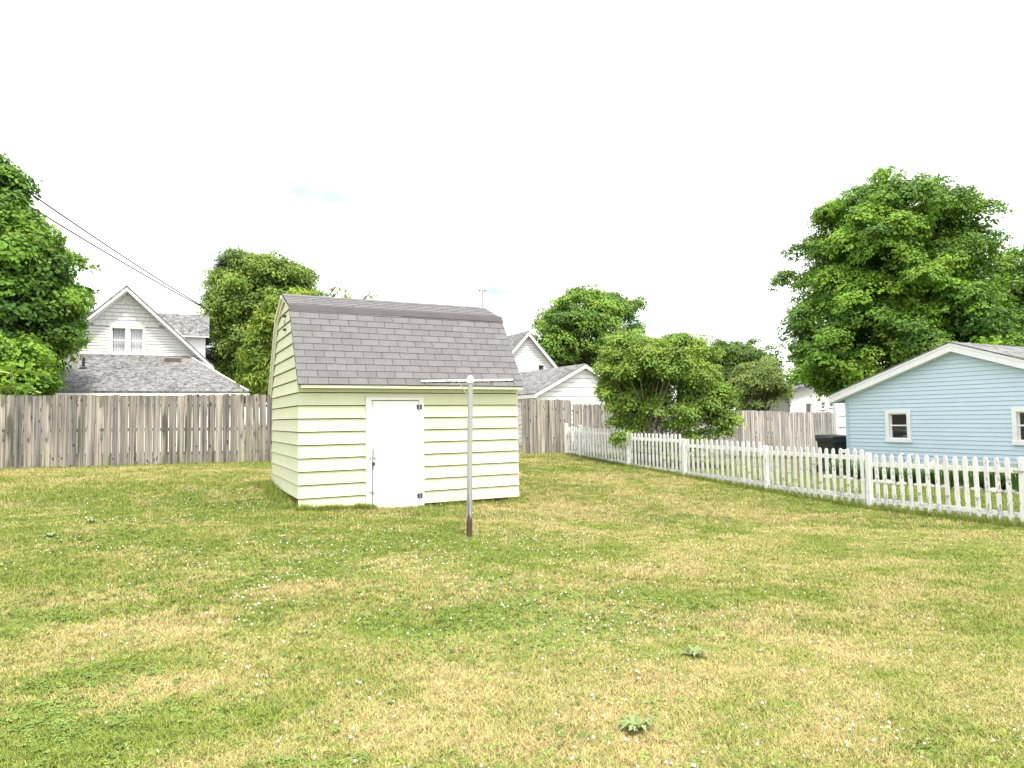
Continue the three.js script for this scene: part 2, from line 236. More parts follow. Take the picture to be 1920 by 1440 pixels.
// ------------------------------------------------------------------ the green shed
const SHY = .4722, SW = 3.691, SD = 2.817;
{
  const S = thing('garden_shed', 'pale green gambrel roofed garden shed with white door standing on the lawn', 'shed', [-3.2135, .4469, -10.2261], SHY);
  const EH = 1.714, EO = .160, BR = .70, BH = 3.03, RH = 3.322, sl = (BH - EH) / (BR + EO), y0w = EH + EO * sl - .03;
  const prof = [[0, -.19], [SD, -.19], [SD, y0w], [SD - BR, BH - .02], [SD / 2, RH - .02], [BR, BH - .02], [0, y0w]];
  // solid body a little inside the boards
  { const pr = [[.006, -.12], [SD - .006, -.12], [SD - .006, y0w - .02], [SD - BR, BH - .05], [SD / 2, RH - .05], [BR, BH - .05], [.006, y0w - .02]];
    const g = extr(pr, SW - .012); g.rotateY(Math.PI / 2).translate(.006, 0, 0);
    part('wall_core', boxUV(g), M.under, S); }
  const mats = [M.shed, M.shed2, M.shed3, M.shed], lev = [-.2, 0, .2, .4, .6, .8, 1.0, 1.2, 1.4, 1.6, 1.8, 2.0, 2.2, 2.4, 2.6, 2.8, 3.0, 3.2, 3.4];
  const fw = sub('front_wall', S); lapWall(fw, [[-.018, -.2], [SW + .018, -.2], [SW + .018, 1.74], [-.018, 1.74]], lev, mats, { holes: [[1.0, 1.965, -.3, 1.53]], seed: 3, thick: .026, wob: .003, slot: .015 });
  const lw = sub('gable_wall', S, [0, 0, -SD], -Math.PI / 2); lapWall(lw, prof, lev, mats, { seed: 4, thick: .026, wob: .003, slot: .015 });
  const rw = sub('gable_wall', S, [SW, 0, 0], Math.PI / 2); lapWall(rw, prof, lev, mats, { seed: 5, thick: .021 });
  const bw = sub('rear_wall', S, [SW, 0, -SD], Math.PI); lapWall(bw, [[-.018, -.2], [SW + .018, -.2], [SW + .018, 1.74], [-.018, 1.74]], lev, mats, { seed: 6, thick: .021 });
  part('floor_frame', box(.12, SW - .12, -.28, -.12, -SD + .1, -.12), M.under, S);
  for (const z of [-.35, -SD + .4]) part('skid', box(.1, SW - .1, -.40, -.28, z - .07, z + .07), M.under, S);
  // eave board and soffit
  part('eave_fascia', box(-.004, SW + .055, EH - .055, EH - .012, -.005 + EO - .02, EO - .003), M.cream, S);
  part('soffit', box(.0, SW, EH - .035, EH - .02, .022, EO - .027), M.cream, S);
  // rake boards on the left gable: slim along the front slope, doubled along the rear slope
  const rake = (pts, x0, x1, w) => { for (let i = 0; i + 1 < pts.length; i++) { const [a, b] = [pts[i], pts[i + 1]]; const d = Math.hypot(b[0] - a[0], b[1] - a[1]), nx = -(b[1] - a[1]) / d, ny = (b[0] - a[0]) / d, s = ny < 0 || (ny === 0 && nx > 0) ? 1 : -1; const P = [[a[0], a[1]], [b[0], b[1]], [b[0] + nx * w * s, b[1] + ny * w * s], [a[0] + nx * w * s, a[1] + ny * w * s]]; part('rake_board', hexa([...P.map(p => [x0, p[1], p[0]]), ...P.map(p => [x1, p[1], p[0]])]), M.cream, S); } };
  const zb = -SD, fr = [[EO - .01, EH - .02], [-BR, BH - .02], [-SD / 2, RH - .02]], bk = [[-SD / 2, RH - .02], [-SD + BR, BH - .02], [-SD - EO, EH - .02]];
  rake(fr, -.045, -.022, .05); rake(bk, -.045, -.022, .12); rake(bk.map(([a, b]) => [a, b]), -.075, -.046, .05); rake(fr, SW + .022, SW + .045, .06); rake(bk, SW + .022, SW + .045, .06);
  // roof
  const DECK = std({ color: col(.045, .042, .045), roughness: .95 }), STRIP = std({ map: granule, color: col(.10, .098, .103), roughness: .95 }), roof = sub('roof', S), x0 = -.05, x1 = SW + .06;  // break strip grey darkened: shade of its steep face, and wear, put into colour
  const deck = (a, b, nm) => { const dz = b[0] - a[0], dy = b[1] - a[1], L = Math.hypot(dz, dy), nz = dy / L * (dz < 0 ? 1 : -1), ny = Math.abs(dz) / L, t = .03; const P = [[a[0] - nz * t, a[1] - ny * t], [b[0] - nz * t, b[1] - ny * t], [b[0], b[1]], [a[0], a[1]]]; part(nm, hexa([...P.map(p => [x0, p[1], p[0]]), ...P.map(p => [x1, p[1], p[0]])]), DECK, roof); };
  deck([EO, EH], [-BR, BH], 'deck'); deck([-BR, BH], [-SD / 2, RH], 'deck'); deck([-SD - EO, EH], [-SD + BR, BH], 'deck'); deck([-SD + BR, BH], [-SD / 2, RH], 'deck');
  const r = rng(77), tabW = .305;
  const shGeo = []; // shared tab geometries, a few wear variants; local x along the course, y up the slope, z off the deck
  for (let k = 0; k < 8; k++) { const e = .004 * (r() - .5), f = .004 * (r() - .5); const g = hexa([[.004, .0 + e, .002], [tabW - .004, f, .002], [tabW - .004, .150, .001], [.004, .150, .001], [.004, 0 + e, .0135], [tabW - .004, f, .0135], [tabW - .004, .150, .004], [.004, .150, .004]]); shiftUV(g, r() * 5, r() * 5); shGeo.push(g); }
  const course = (a, b, rows, off) => {
    const A = V(0, a[1], a[0]), B = V(0, b[1], b[0]), up = B.clone().sub(A), L = up.length(); up.normalize(); const n = V(0, -up.z, up.y); if (n.y < 0) n.negate(); const xx = up.clone().cross(n), e = L / rows;
    for (let i = 0; i < rows; i++) { const sh = (i + off) % 2 ? tabW / 2 : 0; for (let x = x0 - sh; x < x1 - .01; x += tabW) {
      let g = shGeo[Math.floor(r() * 8)], px = x, sx = 1; const lo = Math.max(x, x0 - .004), hi = Math.min(x + tabW, x1 + .004); if (hi - lo < .02) continue; if (hi - lo < tabW - .001) { sx = (hi - lo) / tabW; px = lo; }
      const m = part('shingle', g, SH[Math.floor(r() * SH.length)], roof); const P = A.clone().addScaledVector(up, i * e - .004 + .003 * (r() - .5)).addScaledVector(n, .0005 * (i % 2)); P.x = px;
      m.matrixAutoUpdate = true; m.position.copy(P); m.setRotationFromMatrix(new THREE.Matrix4().makeBasis(V(1, 0, 0), up, V(1, 0, 0).cross(up))); m.scale.set(sx, (i === rows - 1 ? e - .002 : e + .022) / .150, 1);
    } }
  };
  course([EO, EH], [-BR, BH], 12, 1); course([-BR, BH], [-SD / 2, RH], 6, 0);
  // rear slopes, never seen from the yard: the shingles of each joined
  { const gs = []; for (const [a, b, rows] of [[[-SD - EO, EH], [-SD + BR, BH], 12], [[-SD + BR, BH], [-SD / 2, RH], 6]]) for (let i = 0; i < rows; i++) { const f = t => [lerp(a[0], b[0], t), lerp(a[1], b[1], t)], p = f(i / rows), q = f((i + 1) / rows); gs.push(hexa([[x0, p[1] + .001, p[0]], [x1, p[1] + .001, p[0]], [x1, q[1] + .001, q[0]], [x0, q[1] + .001, q[0]], [x0, p[1] + .012, p[0] - .006], [x1, p[1] + .012, p[0] - .006], [x1, q[1] + .004, q[0]], [x0, q[1] + .004, q[0]]])); } part('rear_shingles', mergeGeometries(gs), SH[0], roof).userData.kind = 'stuff'; }
  // strip folded over the break, in two lengths
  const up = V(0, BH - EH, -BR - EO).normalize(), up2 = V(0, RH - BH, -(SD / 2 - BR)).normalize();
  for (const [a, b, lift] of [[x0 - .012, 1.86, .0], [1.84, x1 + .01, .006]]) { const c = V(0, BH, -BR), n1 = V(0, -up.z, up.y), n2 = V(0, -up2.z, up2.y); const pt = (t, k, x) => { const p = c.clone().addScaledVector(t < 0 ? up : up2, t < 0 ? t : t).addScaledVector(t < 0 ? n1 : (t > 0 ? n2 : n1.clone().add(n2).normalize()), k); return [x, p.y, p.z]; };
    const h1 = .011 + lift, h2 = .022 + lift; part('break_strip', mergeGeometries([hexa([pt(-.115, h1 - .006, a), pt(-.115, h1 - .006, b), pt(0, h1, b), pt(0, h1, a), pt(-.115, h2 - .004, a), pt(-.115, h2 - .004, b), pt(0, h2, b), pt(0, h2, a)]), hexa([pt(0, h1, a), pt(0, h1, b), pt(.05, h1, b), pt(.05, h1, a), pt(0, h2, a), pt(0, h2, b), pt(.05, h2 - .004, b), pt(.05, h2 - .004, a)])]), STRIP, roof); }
  for (let x = x0, k = 0; x < x1 - .05; x += .20, k++) { const z = -SD / 2, w = .10, q = Math.min(x + .22, x1), t = .012 + .004 * (k % 2); part('ridge_cap', mergeGeometries([hexa([[x, RH - w * .40, z + w], [q, RH - w * .40, z + w], [q, RH + .004, z], [x, RH + .004, z], [x, RH - w * .40 + t, z + w], [q, RH - w * .40 + t, z + w], [q, RH + .004 + t, z], [x, RH + .004 + t, z]]), hexa([[q, RH - w * .40, z - w], [x, RH - w * .40, z - w], [x, RH + .004, z], [q, RH + .004, z], [q, RH - w * .40 + t, z - w], [x, RH - w * .40 + t, z - w], [x, RH + .004 + t, z], [q, RH + .004 + t, z]])]), SH[k % 6], roof); }
  // door
  const D = sub('door', S);
  part('door_trim', box(1.005, 1.100, -.21, 1.478, .0, .034), M.white, D); part('door_trim', box(1.885, 1.962, -.245, 1.478, .0, .034), M.white, D); part('door_trim', box(1.005, 1.962, 1.478, 1.528, .0, .036), M.white, D); part('drip_cap', box(.998, 1.970, 1.528, 1.536, .0, .05), M.cream, D);
  part('door_slab', box(1.112, 1.879, -.25, 1.464, -.01, .024), M.white, D);
  part('door_panel', mergeGeometries([box(1.125, 1.868, 1.396, 1.455, .024, .031), box(1.125, 1.245, -.235, 1.392, .024, .031), box(1.745, 1.868, -.235, 1.392, .024, .031), box(1.249, 1.741, -.235, 1.384, .024, .029)]), M.white, D);
  part('threshold', box(1.08, 1.90, -.28, -.252, -.02, .02), M.under, D);
  const hinge = y => { const h = part('hinge', mergeGeometries([box(1.842, 1.878, y - .035, y + .035, .031, .038), box(1.893, 1.93, y - .04, y + .04, .034, .041)]), M.iron, D); const p = new THREE.CylinderGeometry(.009, .009, .084, 10); p.translate(1.886, y, .042); part('pin', p, M.zinc, h); };
  hinge(1.365); hinge(-.07);
  part('hasp', mergeGeometries([box(1.05, 1.085, .545, .585, .034, .04), box(1.118, 1.165, .55, .582, .031, .045), box(1.10, 1.135, .59, .70, .031, .037), box(1.125, 1.142, .70, .735, .031, .037)]), M.zinc, D);
  { const pl = part('padlock', boxUV(new THREE.BoxGeometry(.045, .05, .022).translate(1.122, .475, .052)), M.iron, D); const sg = new THREE.TorusGeometry(.016, .004, 6, 14, Math.PI); sg.translate(1.122, .502, .052); part('shackle', sg, M.zinc, pl); }
  { const g = new THREE.CylinderGeometry(.008, .008, .76, 8); g.translate(1.106, .16, .030); part('drop_bolt', g, M.iron, D); part('bolt_bracket', box(1.055, 1.132, .025, .048, .031, .046), M.zinc, D); }
  // lamp bracket and hooks high on the gable
  part('gable_hook', box(-.06, -.012, 2.91, 2.945, -1.29, -1.21), M.iron, S); part('gable_hook', box(-.06, -.012, 2.68, 2.712, -1.26, -1.18), M.iron, S);
  { const t = new THREE.TorusGeometry(.035, .006, 6, 16); t.rotateY(Math.PI / 2); t.translate(-.035, 2.83, -1.27); part('ring', t, M.zinc, S); }
}

// ------------------------------------------------------------------ clothesline pole
{
  const R = .037, H = 2.085, px = -.577, pz = -8.8, gy = G(px, pz);
  const rustTex = tex(256, 512, (u, v, c) => { // v up the post
    const rag = fbm(u * 6, v * 4, 3, 4, 6, 0), st = fbm(u * 34, v * 2.2, 11, 3, 34, 0), fl = fbm(u * 18, v * 40, 21, 3, 18, 0);
    const base = .37 + .07 * (fl - .5) + .05 * (vn(u * 5, v * 9, 4, 5, 0) - .5); c[0] = base * .97; c[1] = base; c[2] = base * 1.03;
    let rust = sst(.012, -.012, v - .15 - .22 * (rag - .5) - .06 * (st - .5)); rust = Math.max(rust, sst(.50, .60, st + .22 * (rag - .5) - Math.max(0, v - .16) * .9) * sst(.46, .36, v) * .9); rust = Math.max(rust, sst(.80, .86, fl) * .5);
    const q = .5 + 1.2 * (fl - .5); c[0] = lerp(c[0], .085 * (.6 + .8 * q), rust); c[1] = lerp(c[1], .048 * (.6 + .8 * q), rust); c[2] = lerp(c[2], .036 * (.6 + .8 * q), rust);
  });
  const barTex = tex(512, 128, (u, v, c) => { const f = fbm(u * 60, v * 8, 5, 4, 60, 8), g = fbm(u * 14, v * 4, 9, 3, 14, 4); gray(c, .74 + .1 * (f - .5)); const dd = v - .5 - Math.round(v - .5), low = sst(.02, -.02, Math.abs(v - .5) - .20 - .22 * (g - .5)); const p = Math.max(sst(.72, .78, f), low * sst(.30, .42, f)); c[0] = lerp(c[0], .055, p); c[1] = lerp(c[1], .045, p); c[2] = lerp(c[2], .04, p); });
  const S = thing('clothesline_pole', 'grey steel T shaped clothesline pole with rusty foot in front of shed', 'clothesline pole', [px, gy, pz], -.02);
  const post = new THREE.CylinderGeometry(R * .93, R, H, 28, 1, true); post.translate(0, H / 2 - .01, 0); const pm = part('post', post, std({ map: rustTex, roughness: .55, metalness: .15 }), S); S.rotation.z = -.0175;
  const cap = new THREE.SphereGeometry(.041, 20, 12); cap.scale(1, .95, 1); cap.translate(0, H - .012, 0); part('cap', mergeGeometries([cap, new THREE.CylinderGeometry(.042, .042, .05, 20).translate(0, H - .045, 0)]), M.white, S);
  const cb = new THREE.CylinderGeometry(.021, .021, 1.19, 18, 1, false); cb.rotateX(0); cb.rotateY(-Math.PI / 2); cb.rotateZ(Math.PI / 2); { const u = cb.attributes.uv; const pp = cb.attributes.position; for (let i = 0; i < u.count; i++) u.setXY(i, pp.getX(i) / 1.19 + .5, Math.atan2(pp.getZ(i), -pp.getY(i)) / 6.2832 + .5); }
  cb.translate(.0, H - .044, .0); const cm = part('crossbar', cb, std({ map: barTex, roughness: .6 }), S); cm.rotation.z = .017; cm.position.set(-.005, 0, 0); cm.rotation.y = .02;
  part('brace', limb([V(-.042, H - .22, .02), V(-.10, H - .13, .02), V(-.155, H - .062, .012)], .006, .006, 6), std({ color: col(.36, .36, .22), roughness: .7 }), S);
  for (const x of [-.585, -.30, .27, .56]) part('line_hook', mergeGeometries([limb([V(x, H - .045, .024), V(x, H - .075, .03), V(x + .015, H - .085, .035), V(x + .025, H - .07, .03)], .0045, .0045, 5), new THREE.TorusGeometry(.026, .004, 5, 16).rotateY(Math.PI / 2).translate(x, H - .044, 0)]), M.rod, S);
}

// ------------------------------------------------------------------ weathered board fences
function boardGeos(w, ear, seed, n, round) { const r = rng(seed), out = []; for (let k = 0; k < n; k++) {
  const ww = w * (.92 + .065 * r()), e = ear * (.7 + .6 * r()), tl = (r() - .5) * .012; const top = round ? [[ww, 1 - e], [ww * .9, 1 - e * .45], [ww * .7, 1 - e * .1], [ww * .5, 1], [ww * .3, 1 - e * .1], [ww * .1, 1 - e * .45], [0, 1 - e]] : [[ww, 1 - e + tl], [ww - e * .8, 1 + tl], [e * .8, 1 - tl], [0, 1 - e - tl]];
  const g = extr([[0, 0], [ww, 0], ...top], .017); shiftUV(g, r() * 5, r() * 5); out.push(g); } return out; }
function boardFence(label, A, B, topf, pitchW, geos, mats, seed, { rails = [.3, 1.1, 1.7], postEvery = 2.4, gapSkip = [], tall = 1 } = {}) {
  const F = thing('board_fence', label, 'fence', [A[0], 0, A[1]], -Math.atan2(B[1] - A[1], B[0] - A[0])), L = Math.hypot(B[0] - A[0], B[1] - A[1]), r = rng(seed), dx = (B[0] - A[0]) / L, dz = (B[1] - A[1]) / L;
  let jog = 0; for (let x = 0, k = 0; x < L - pitchW * .5; x += pitchW, k++) {
    const wx = A[0] + dx * x, wz = A[1] + dz * x, y0 = G(wx, wz) - .02 + .015 * r(), y1 = topf(x) + .04 * (r() - .5) + jog; if (k % 13 === 12) jog = (r() - .5) * .03;
    const m = part('board', geos[Math.floor(r() * geos.length)], mats[Math.floor(r() * mats.length)], F); m.position.set(x + .004 * (r() - .5), y0, .016 * (r() - .5)); m.scale.y = y1 - y0; m.rotation.z = .010 * (r() - .5); m.rotation.y = .03 * (r() - .5);
  }
  for (const h of rails) { const n = Math.ceil(L / 4.8); for (let i = 0; i < n; i++) { const a = L * i / n + .004, b = L * (i + 1) / n - .004; const ya = G(A[0] + dx * a, A[1] + dz * a) + h, yb = G(A[0] + dx * b, A[1] + dz * b) + h; part('rail', bar(V(a, ya, -.045), V(b, yb, -.045), .085, .04), mats[i % mats.length], F); } }
  for (let x = .4; x < L; x += postEvery) { const y0 = G(A[0] + dx * x, A[1] + dz * x); part('post', box(x - .045, x + .045, y0 - .05, topf(x) - .08, -.16, -.07), mats[2], F); }
  return F;
}
const gA = boardGeos(.180, .02, 5, 12, false), gB = boardGeos(.132, .008, 6, 8, false), gC = boardGeos(.098, .03, 7, 8, true);
boardFence('weathered wide board fence with mildew stains behind the left of the shed', [-17.6, -14.15], [.26, -21.9], x => 2.35 - .06 * sst(13, 19.4, x), .1865, gA, WOOD, 11, { rails: [.32, .95, 1.58] });
boardFence('short run of pale brown fence boards between shed and white picket fence', [.30, -21.96], [1.98, -22.66], x => 2.225 - .01 * x, .1375, gB, [WOOD[0], WOOD[3], WOOD[6], WOOD[1]], 12, { rails: [.3, 1.5], postEvery: 1.4 });
boardFence('long grey narrow board fence with round tops behind the lilac bush', [2.02, -22.64], [13.3, -27.85], x => 2.07 - .235 * sst(0, 5.2, x) - .15 * sst(5, 12, x), .1035, gC, WOODGREY, 13, { rails: [.3, .95, 1.45] });

// ------------------------------------------------------------------ white picket fence
{
  const F = thing('picket_fence', 'weathered white picket fence running from grey board fence past blue garage', 'fence', [2.085, 0, -21.1], -1.0826), r = rng(21), ox = 2.085, oz = -21.1, dx = .469, dz = .883;
  const gy = a => G(ox + dx * a, oz + dz * a);
  const pk = []; for (let k = 0; k < 6; k++) { const w = .067 * (.95 + .1 * r()), t = .055 * (.85 + .3 * r()); const g = extr([[0, 0], [w, 0], [w, 1 - t], [w * .93, 1 - t * .55], [w * .74, 1 - t * .15], [w * .5, 1], [w * .26, 1 - t * .15], [w * .07, 1 - t * .55], [0, 1 - t]], .019); g.translate(-w / 2, 0, 0); shiftUV(g, r() * 3, 0); pk.push(g); }
  const mats = [M.picket, std({ map: peelTex, color: col(.78, .79, .78), roughness: .85 }), std({ map: peelTex, color: col(.86, .87, .86), roughness: .8 })];
  const pkMats = [[.84, .85, .84], [.78, .79, .78], [.87, .88, .87]].map(c => std({ map: footTex, color: col(...c), roughness: .85 }));
  const panel = (a0, a1, t0, t1, r0, r1, l0, l1, n, lean) => {
    for (let i = 0; i < n; i++) { const u = (i + .5) / n, a = lerp(a0, a1, u), y0 = Math.max(gy(a) - .01, lerp(l0, l1, u) - .17) + .02 * r(), y1 = lerp(t0, t1, u) + .012 * (r() - .5); const m = part('picket', pk[Math.floor(r() * 6)], pkMats[Math.floor(r() * 3)], F); m.position.set(a, y0, .0); m.scale.y = y1 - y0; m.rotation.z = lean + .02 * (r() - .5); }
    for (const [p, q] of [[r0, r1], [l0, l1]]) part('rail', shiftUV(bar(V(a0 - .04, p, -.022), V(a1 + .04, q, -.022), .078, .036), r() * 3, r() * 3), mats[Math.floor(r() * 3)], F);
  };
  panel(-.66, -.05, 1.32, 1.32, 1.205, 1.19, .52, .50, 4, .05);
  panel(.10, 2.34, 1.335, 1.235, 1.165, 1.10, .40, .33, 15, .03);
  panel(2.52, 4.62, 1.165, 1.150, 1.01, .975, .27, .18, 14, .01);
  panel(4.76, 7.16, 1.040, 1.022, .87, .835, .19, .12, 15, .018);
  panel(7.30, 9.56, .940, .941, .795, .77, .07, .045, 15, .004);
  panel(9.70, 12.02, .862, .892, .665, .695, .01, .015, 15, .03);
  panel(12.22, 14.5, .90, .92, .71, .73, .02, .0, 15, .01);
  for (const [a, t] of [[-.79, 1.43], [.02, 1.375], [2.42, 1.17], [4.67, 1.03], [7.22, .94], [9.60, .868], [12.12, .90], [14.6, .93]]) { const p = sub('post', F); part('post_body', shiftUV(box(a - .037, a + .037, gy(a) - .05, t - .02, -.052, .045), r() * 3, r() * 3), mats[0], p); part('post_cap', hexa([[a - .037, t - .02, -.052], [a + .037, t - .02, -.052], [a + .026, t + .004, -.04], [a - .026, t + .004, -.04], [a - .037, t - .02, .045], [a + .037, t - .02, .045], [a + .026, t + .004, .033], [a - .026, t + .004, .033]]), mats[0], p); }
  part('gate_strap', box(12.02, 12.22, .672, .70, .046, .056), M.zinc, F);
}

// ------------------------------------------------------------------ gabled buildings
function roofPair(B, hw, eaveY, peakY, zf, zb, t, mat, name = 'roof') { // two slopes, ridge along z; hw is measured at the eave tips
  const rf = sub(name, B); for (const s of [-1, 1]) { const P = [[s * hw, eaveY - t], [0, peakY - t], [0, peakY], [s * hw, eaveY]], Q = s < 0 ? P : [P[1], P[0], P[3], P[2]]; const g = hexa([...Q.map(p => [p[0], p[1], zb]), ...Q.map(p => [p[0], p[1], zf])]); // uv along the slope
    const p = g.attributes.position, n = g.attributes.normal, u = g.attributes.uv, k = Math.hypot(hw, peakY - eaveY) / (peakY - eaveY); for (let i = 0; i < p.count; i++) if (n.getY(i) > .2) u.setXY(i, p.getZ(i), p.getY(i) * k); part('slope', g, mat, rf); } return rf;
}
function rakes(B, hw, eaveY, peakY, z, w, mat, th = .03, name = 'rake_board') { for (const s of [-1, 1]) { const e = [s * hw, eaveY], p = [0, peakY], P = s < 0 ? [[e[0], e[1] - w], [p[0], p[1] - w], p, e] : [[p[0], p[1] - w], [e[0], e[1] - w], e, p]; part(name, hexa([...P.map(q => [q[0], q[1], z]), ...P.map(q => [q[0], q[1], z + th])]), mat, B); } }

{ // blue garage: local x along the gable, +z towards the picket fence
  const B = thing('blue_garage', 'light blue vinyl sided garage with white trim behind the picket fence', 'garage', [9.245, 0, -18.85], -1.0826);
  const x0 = .03, x1 = 5.95, c = (x0 + x1) / 2, hw = c + .336, eY = 2.135, pY = 3.292, sl = (pY - eY) / hw, wy = x => pY - Math.abs(x - c) * sl - .16, base = -.12;
  const win = [[1.19, 1.855, .855, 1.688], [4.15, 4.815, .860, 1.695]], hole = win.map(([a, b, d, e]) => [a + .03, b - .03, d + .03, e - .03]);
  part('wall', extr([[x0, base], [x1, base], [x1, wy(x1)], [c, wy(c)], [x0, wy(x0)]], .1, hole).translate(0, 0, -.104), M.blueTrim, B);
  for (const [a, b] of [[x0, x0 + .1], [x1 - .1, x1]]) part('wall', box(a, b, base, wy(x0), -7, -.106), M.blueTrim, B);
  part('wall', extr([[x0, base], [x1, base], [x1, wy(x1)], [c, wy(c)], [x0, wy(x0)]], .1).translate(0, 0, -7.102), M.blueTrim, B);
  part('floor', box(x0 + .1, x1 - .1, base, base + .02, -6.99, -.11), M.room, B);
  part('shelf', mergeGeometries([box(1.0, 2.3, 1.12, 1.15, -1.1, -.7), box(1.2, 1.45, 1.15, 1.40, -1.0, -.8), box(1.55, 1.75, 1.15, 1.33, -1.0, -.8), box(1.0, 2.3, .8, .83, -1.1, -.7), box(1.15, 1.8, .83, 1.02, -1.0, -.75), box(4.2, 5, 1.2, 1.23, -1.1, -.7), box(4.3, 4.6, 1.23, 1.5, -1, -.8)]), M.whiteOld, B);
  const fw = sub('gable_wall', B, [0, 0, -.002]); const poly = [[x0 + .09, base + .16], [x1 - .09, base + .16], [x1 - .09, wy(x1 - .09)], [c, wy(c)], [x0 + .09, wy(x0 + .09)]];
  lapWall(fw, poly, steps(.125, .1016, 32), [M.blue, M.blue], { holes: win.map(([a, b, d, e]) => [a, b, d, e]), thick: .018, thin: .003, slot: .011, seed: 8, name: 'siding_course' });
  part('foundation', box(x0 - .02, x1 + .02, base - .25, .12, -.1, .02), std({ map: granule, color: col(.42, .43, .43), roughness: .95 }), B);
  for (const [a, b] of [[x0 - .005, x0 + .088], [x1 - .088, x1 + .005]]) part('corner_post', box(a, b, .125, wy(x0 + .04) - .01, -.09, .024), M.blueTrim, B);
  win.forEach(([a, b, d, e]) => windowUnit(B, a, b, d, e, { trim: .095, trimMat: M.vinyl, z: .05, meet: .53 }));
  const Rr = new THREE.Group(); Rr.name = 'roof'; Rr.position.set(c, 0, 0); B.add(Rr);
  for (const s of [-1, 1]) { const t = .03, P = [[s * hw, eY - t], [0, pY - t], [0, pY], [s * hw, eY]], Q = s < 0 ? P : [P[1], P[0], P[3], P[2]], g = hexa([...Q.map(p => [p[0], p[1], -7.3]), ...Q.map(p => [p[0], p[1], .24])]); const p = g.attributes.position, n = g.attributes.normal, u = g.attributes.uv; for (let i = 0; i < p.count; i++) if (n.getY(i) > .2) u.setXY(i, p.getZ(i), p.getX(i) * 1.06); part('slope', g, M.roof, Rr); }
  const T = sub('gable_trim', B, [c, 0, 0]); rakes(T, hw, eY - .032, pY - .032, .20, .055, M.vinyl, .03, 'drip_edge'); rakes(T, hw - .01, eY - .088, pY - .088, .19, .145, M.vinyl, .028, 'fascia'); rakes(T, hw - .02, eY - .225, pY - .225, .02, .01, M.vinyl, .165, 'soffit');
  for (const s of [-1, 1]) part('eave_fascia', box(s < 0 ? -hw + .0 : hw - .03, s < 0 ? -hw + .03 : hw, eY - .23, eY - .035, -7.3, .185), M.vinyl, T);
}
{ // white garage beyond the short fence
  const B = thing('white_garage', 'white sided garage with grey gable roof beyond the board fence', 'garage', [3.16, 0, -30], .489);
  const hw = 2.62, eY = 2.66, pY = 3.99, sl = (pY - eY) / hw, W = 2.42, wy = x => pY - Math.abs(x) * sl - .12;
  part('wall', extr([[-W, .3], [W, .3], [W, wy(W)], [0, wy(0)], [-W, wy(W)]], 7).translate(0, 0, -7.01), M.sheath, B);
  const fw = sub('gable_wall', B); lapWall(fw, [[-W, .35], [W, .35], [W, wy(W)], [0, wy(0)], [-W, wy(W)]], steps(.35, .2, 20), [M.white, M.white], { thick: .026, slot: .022, seed: 9 });
  const sw = sub('side_wall', B, [-W, 0, -7], -Math.PI / 2); lapWall(sw, [[0, .35], [7, .35], [7, wy(W)], [0, wy(W)]], steps(.35, .2, 14), [M.white], { thick: .026, slot: .022, seed: 10 });
  roofPair(B, hw, eY, pY, .22, -7.3, .05, M.roof); rakes(B, hw + .01, eY - .055, pY - .055, .19, .15, M.white); part('eave_fascia', box(-hw - .01, -hw + .02, eY - .20, eY - .055, -7.3, .185), M.white, B); part('soffit', box(-hw + .025, -W - .025, eY - .20, eY - .18, -7.3, .18), M.white, B);
  part('utility_box', box(-.35, .4, 1.6, 2.13, .04, .4), std({ map: granule, color: col(.3, .3, .3) }), B);
}
{ // white house behind that garage
  const B = thing('white_house', 'tall white gabled house rising behind the white garage roof', 'house', [.94, 0, -42], .489);
  const hw = 3.4, pY = 7.03, eY = 3.5, sl = (pY - eY) / hw, W = 3.2, wy = x => pY - Math.abs(x) * sl - .1, win = [[.78, 1.3, 4.2, 5.0]];
  part('wall', extr([[-W, .2], [W, .2], [W, wy(W)], [0, wy(0)], [-W, wy(W)]], 9, [[.82, 1.26, 4.24, 4.96]]).translate(0, 0, -9.01), M.sheath, B);
  const fw = sub('gable_wall', B); lapWall(fw, [[-W, .3], [W, .3], [W, wy(W)], [0, wy(0)], [-W, wy(W)]], steps(.3, .15, 44), [M.white, M.white, M.whiteOld], { holes: win, thick: .024, slot: .022, seed: 12 });
  windowUnit(B, ...win[0], { trim: .06 }); part('room', box(.7, 1.4, 4.1, 5.1, -.6, -.58), M.room, B);
  roofPair(B, hw, eY, pY, .3, -9.3, .08, M.roof); rakes(B, hw + .01, eY - .085, pY - .085, .27, .22, M.white);
}
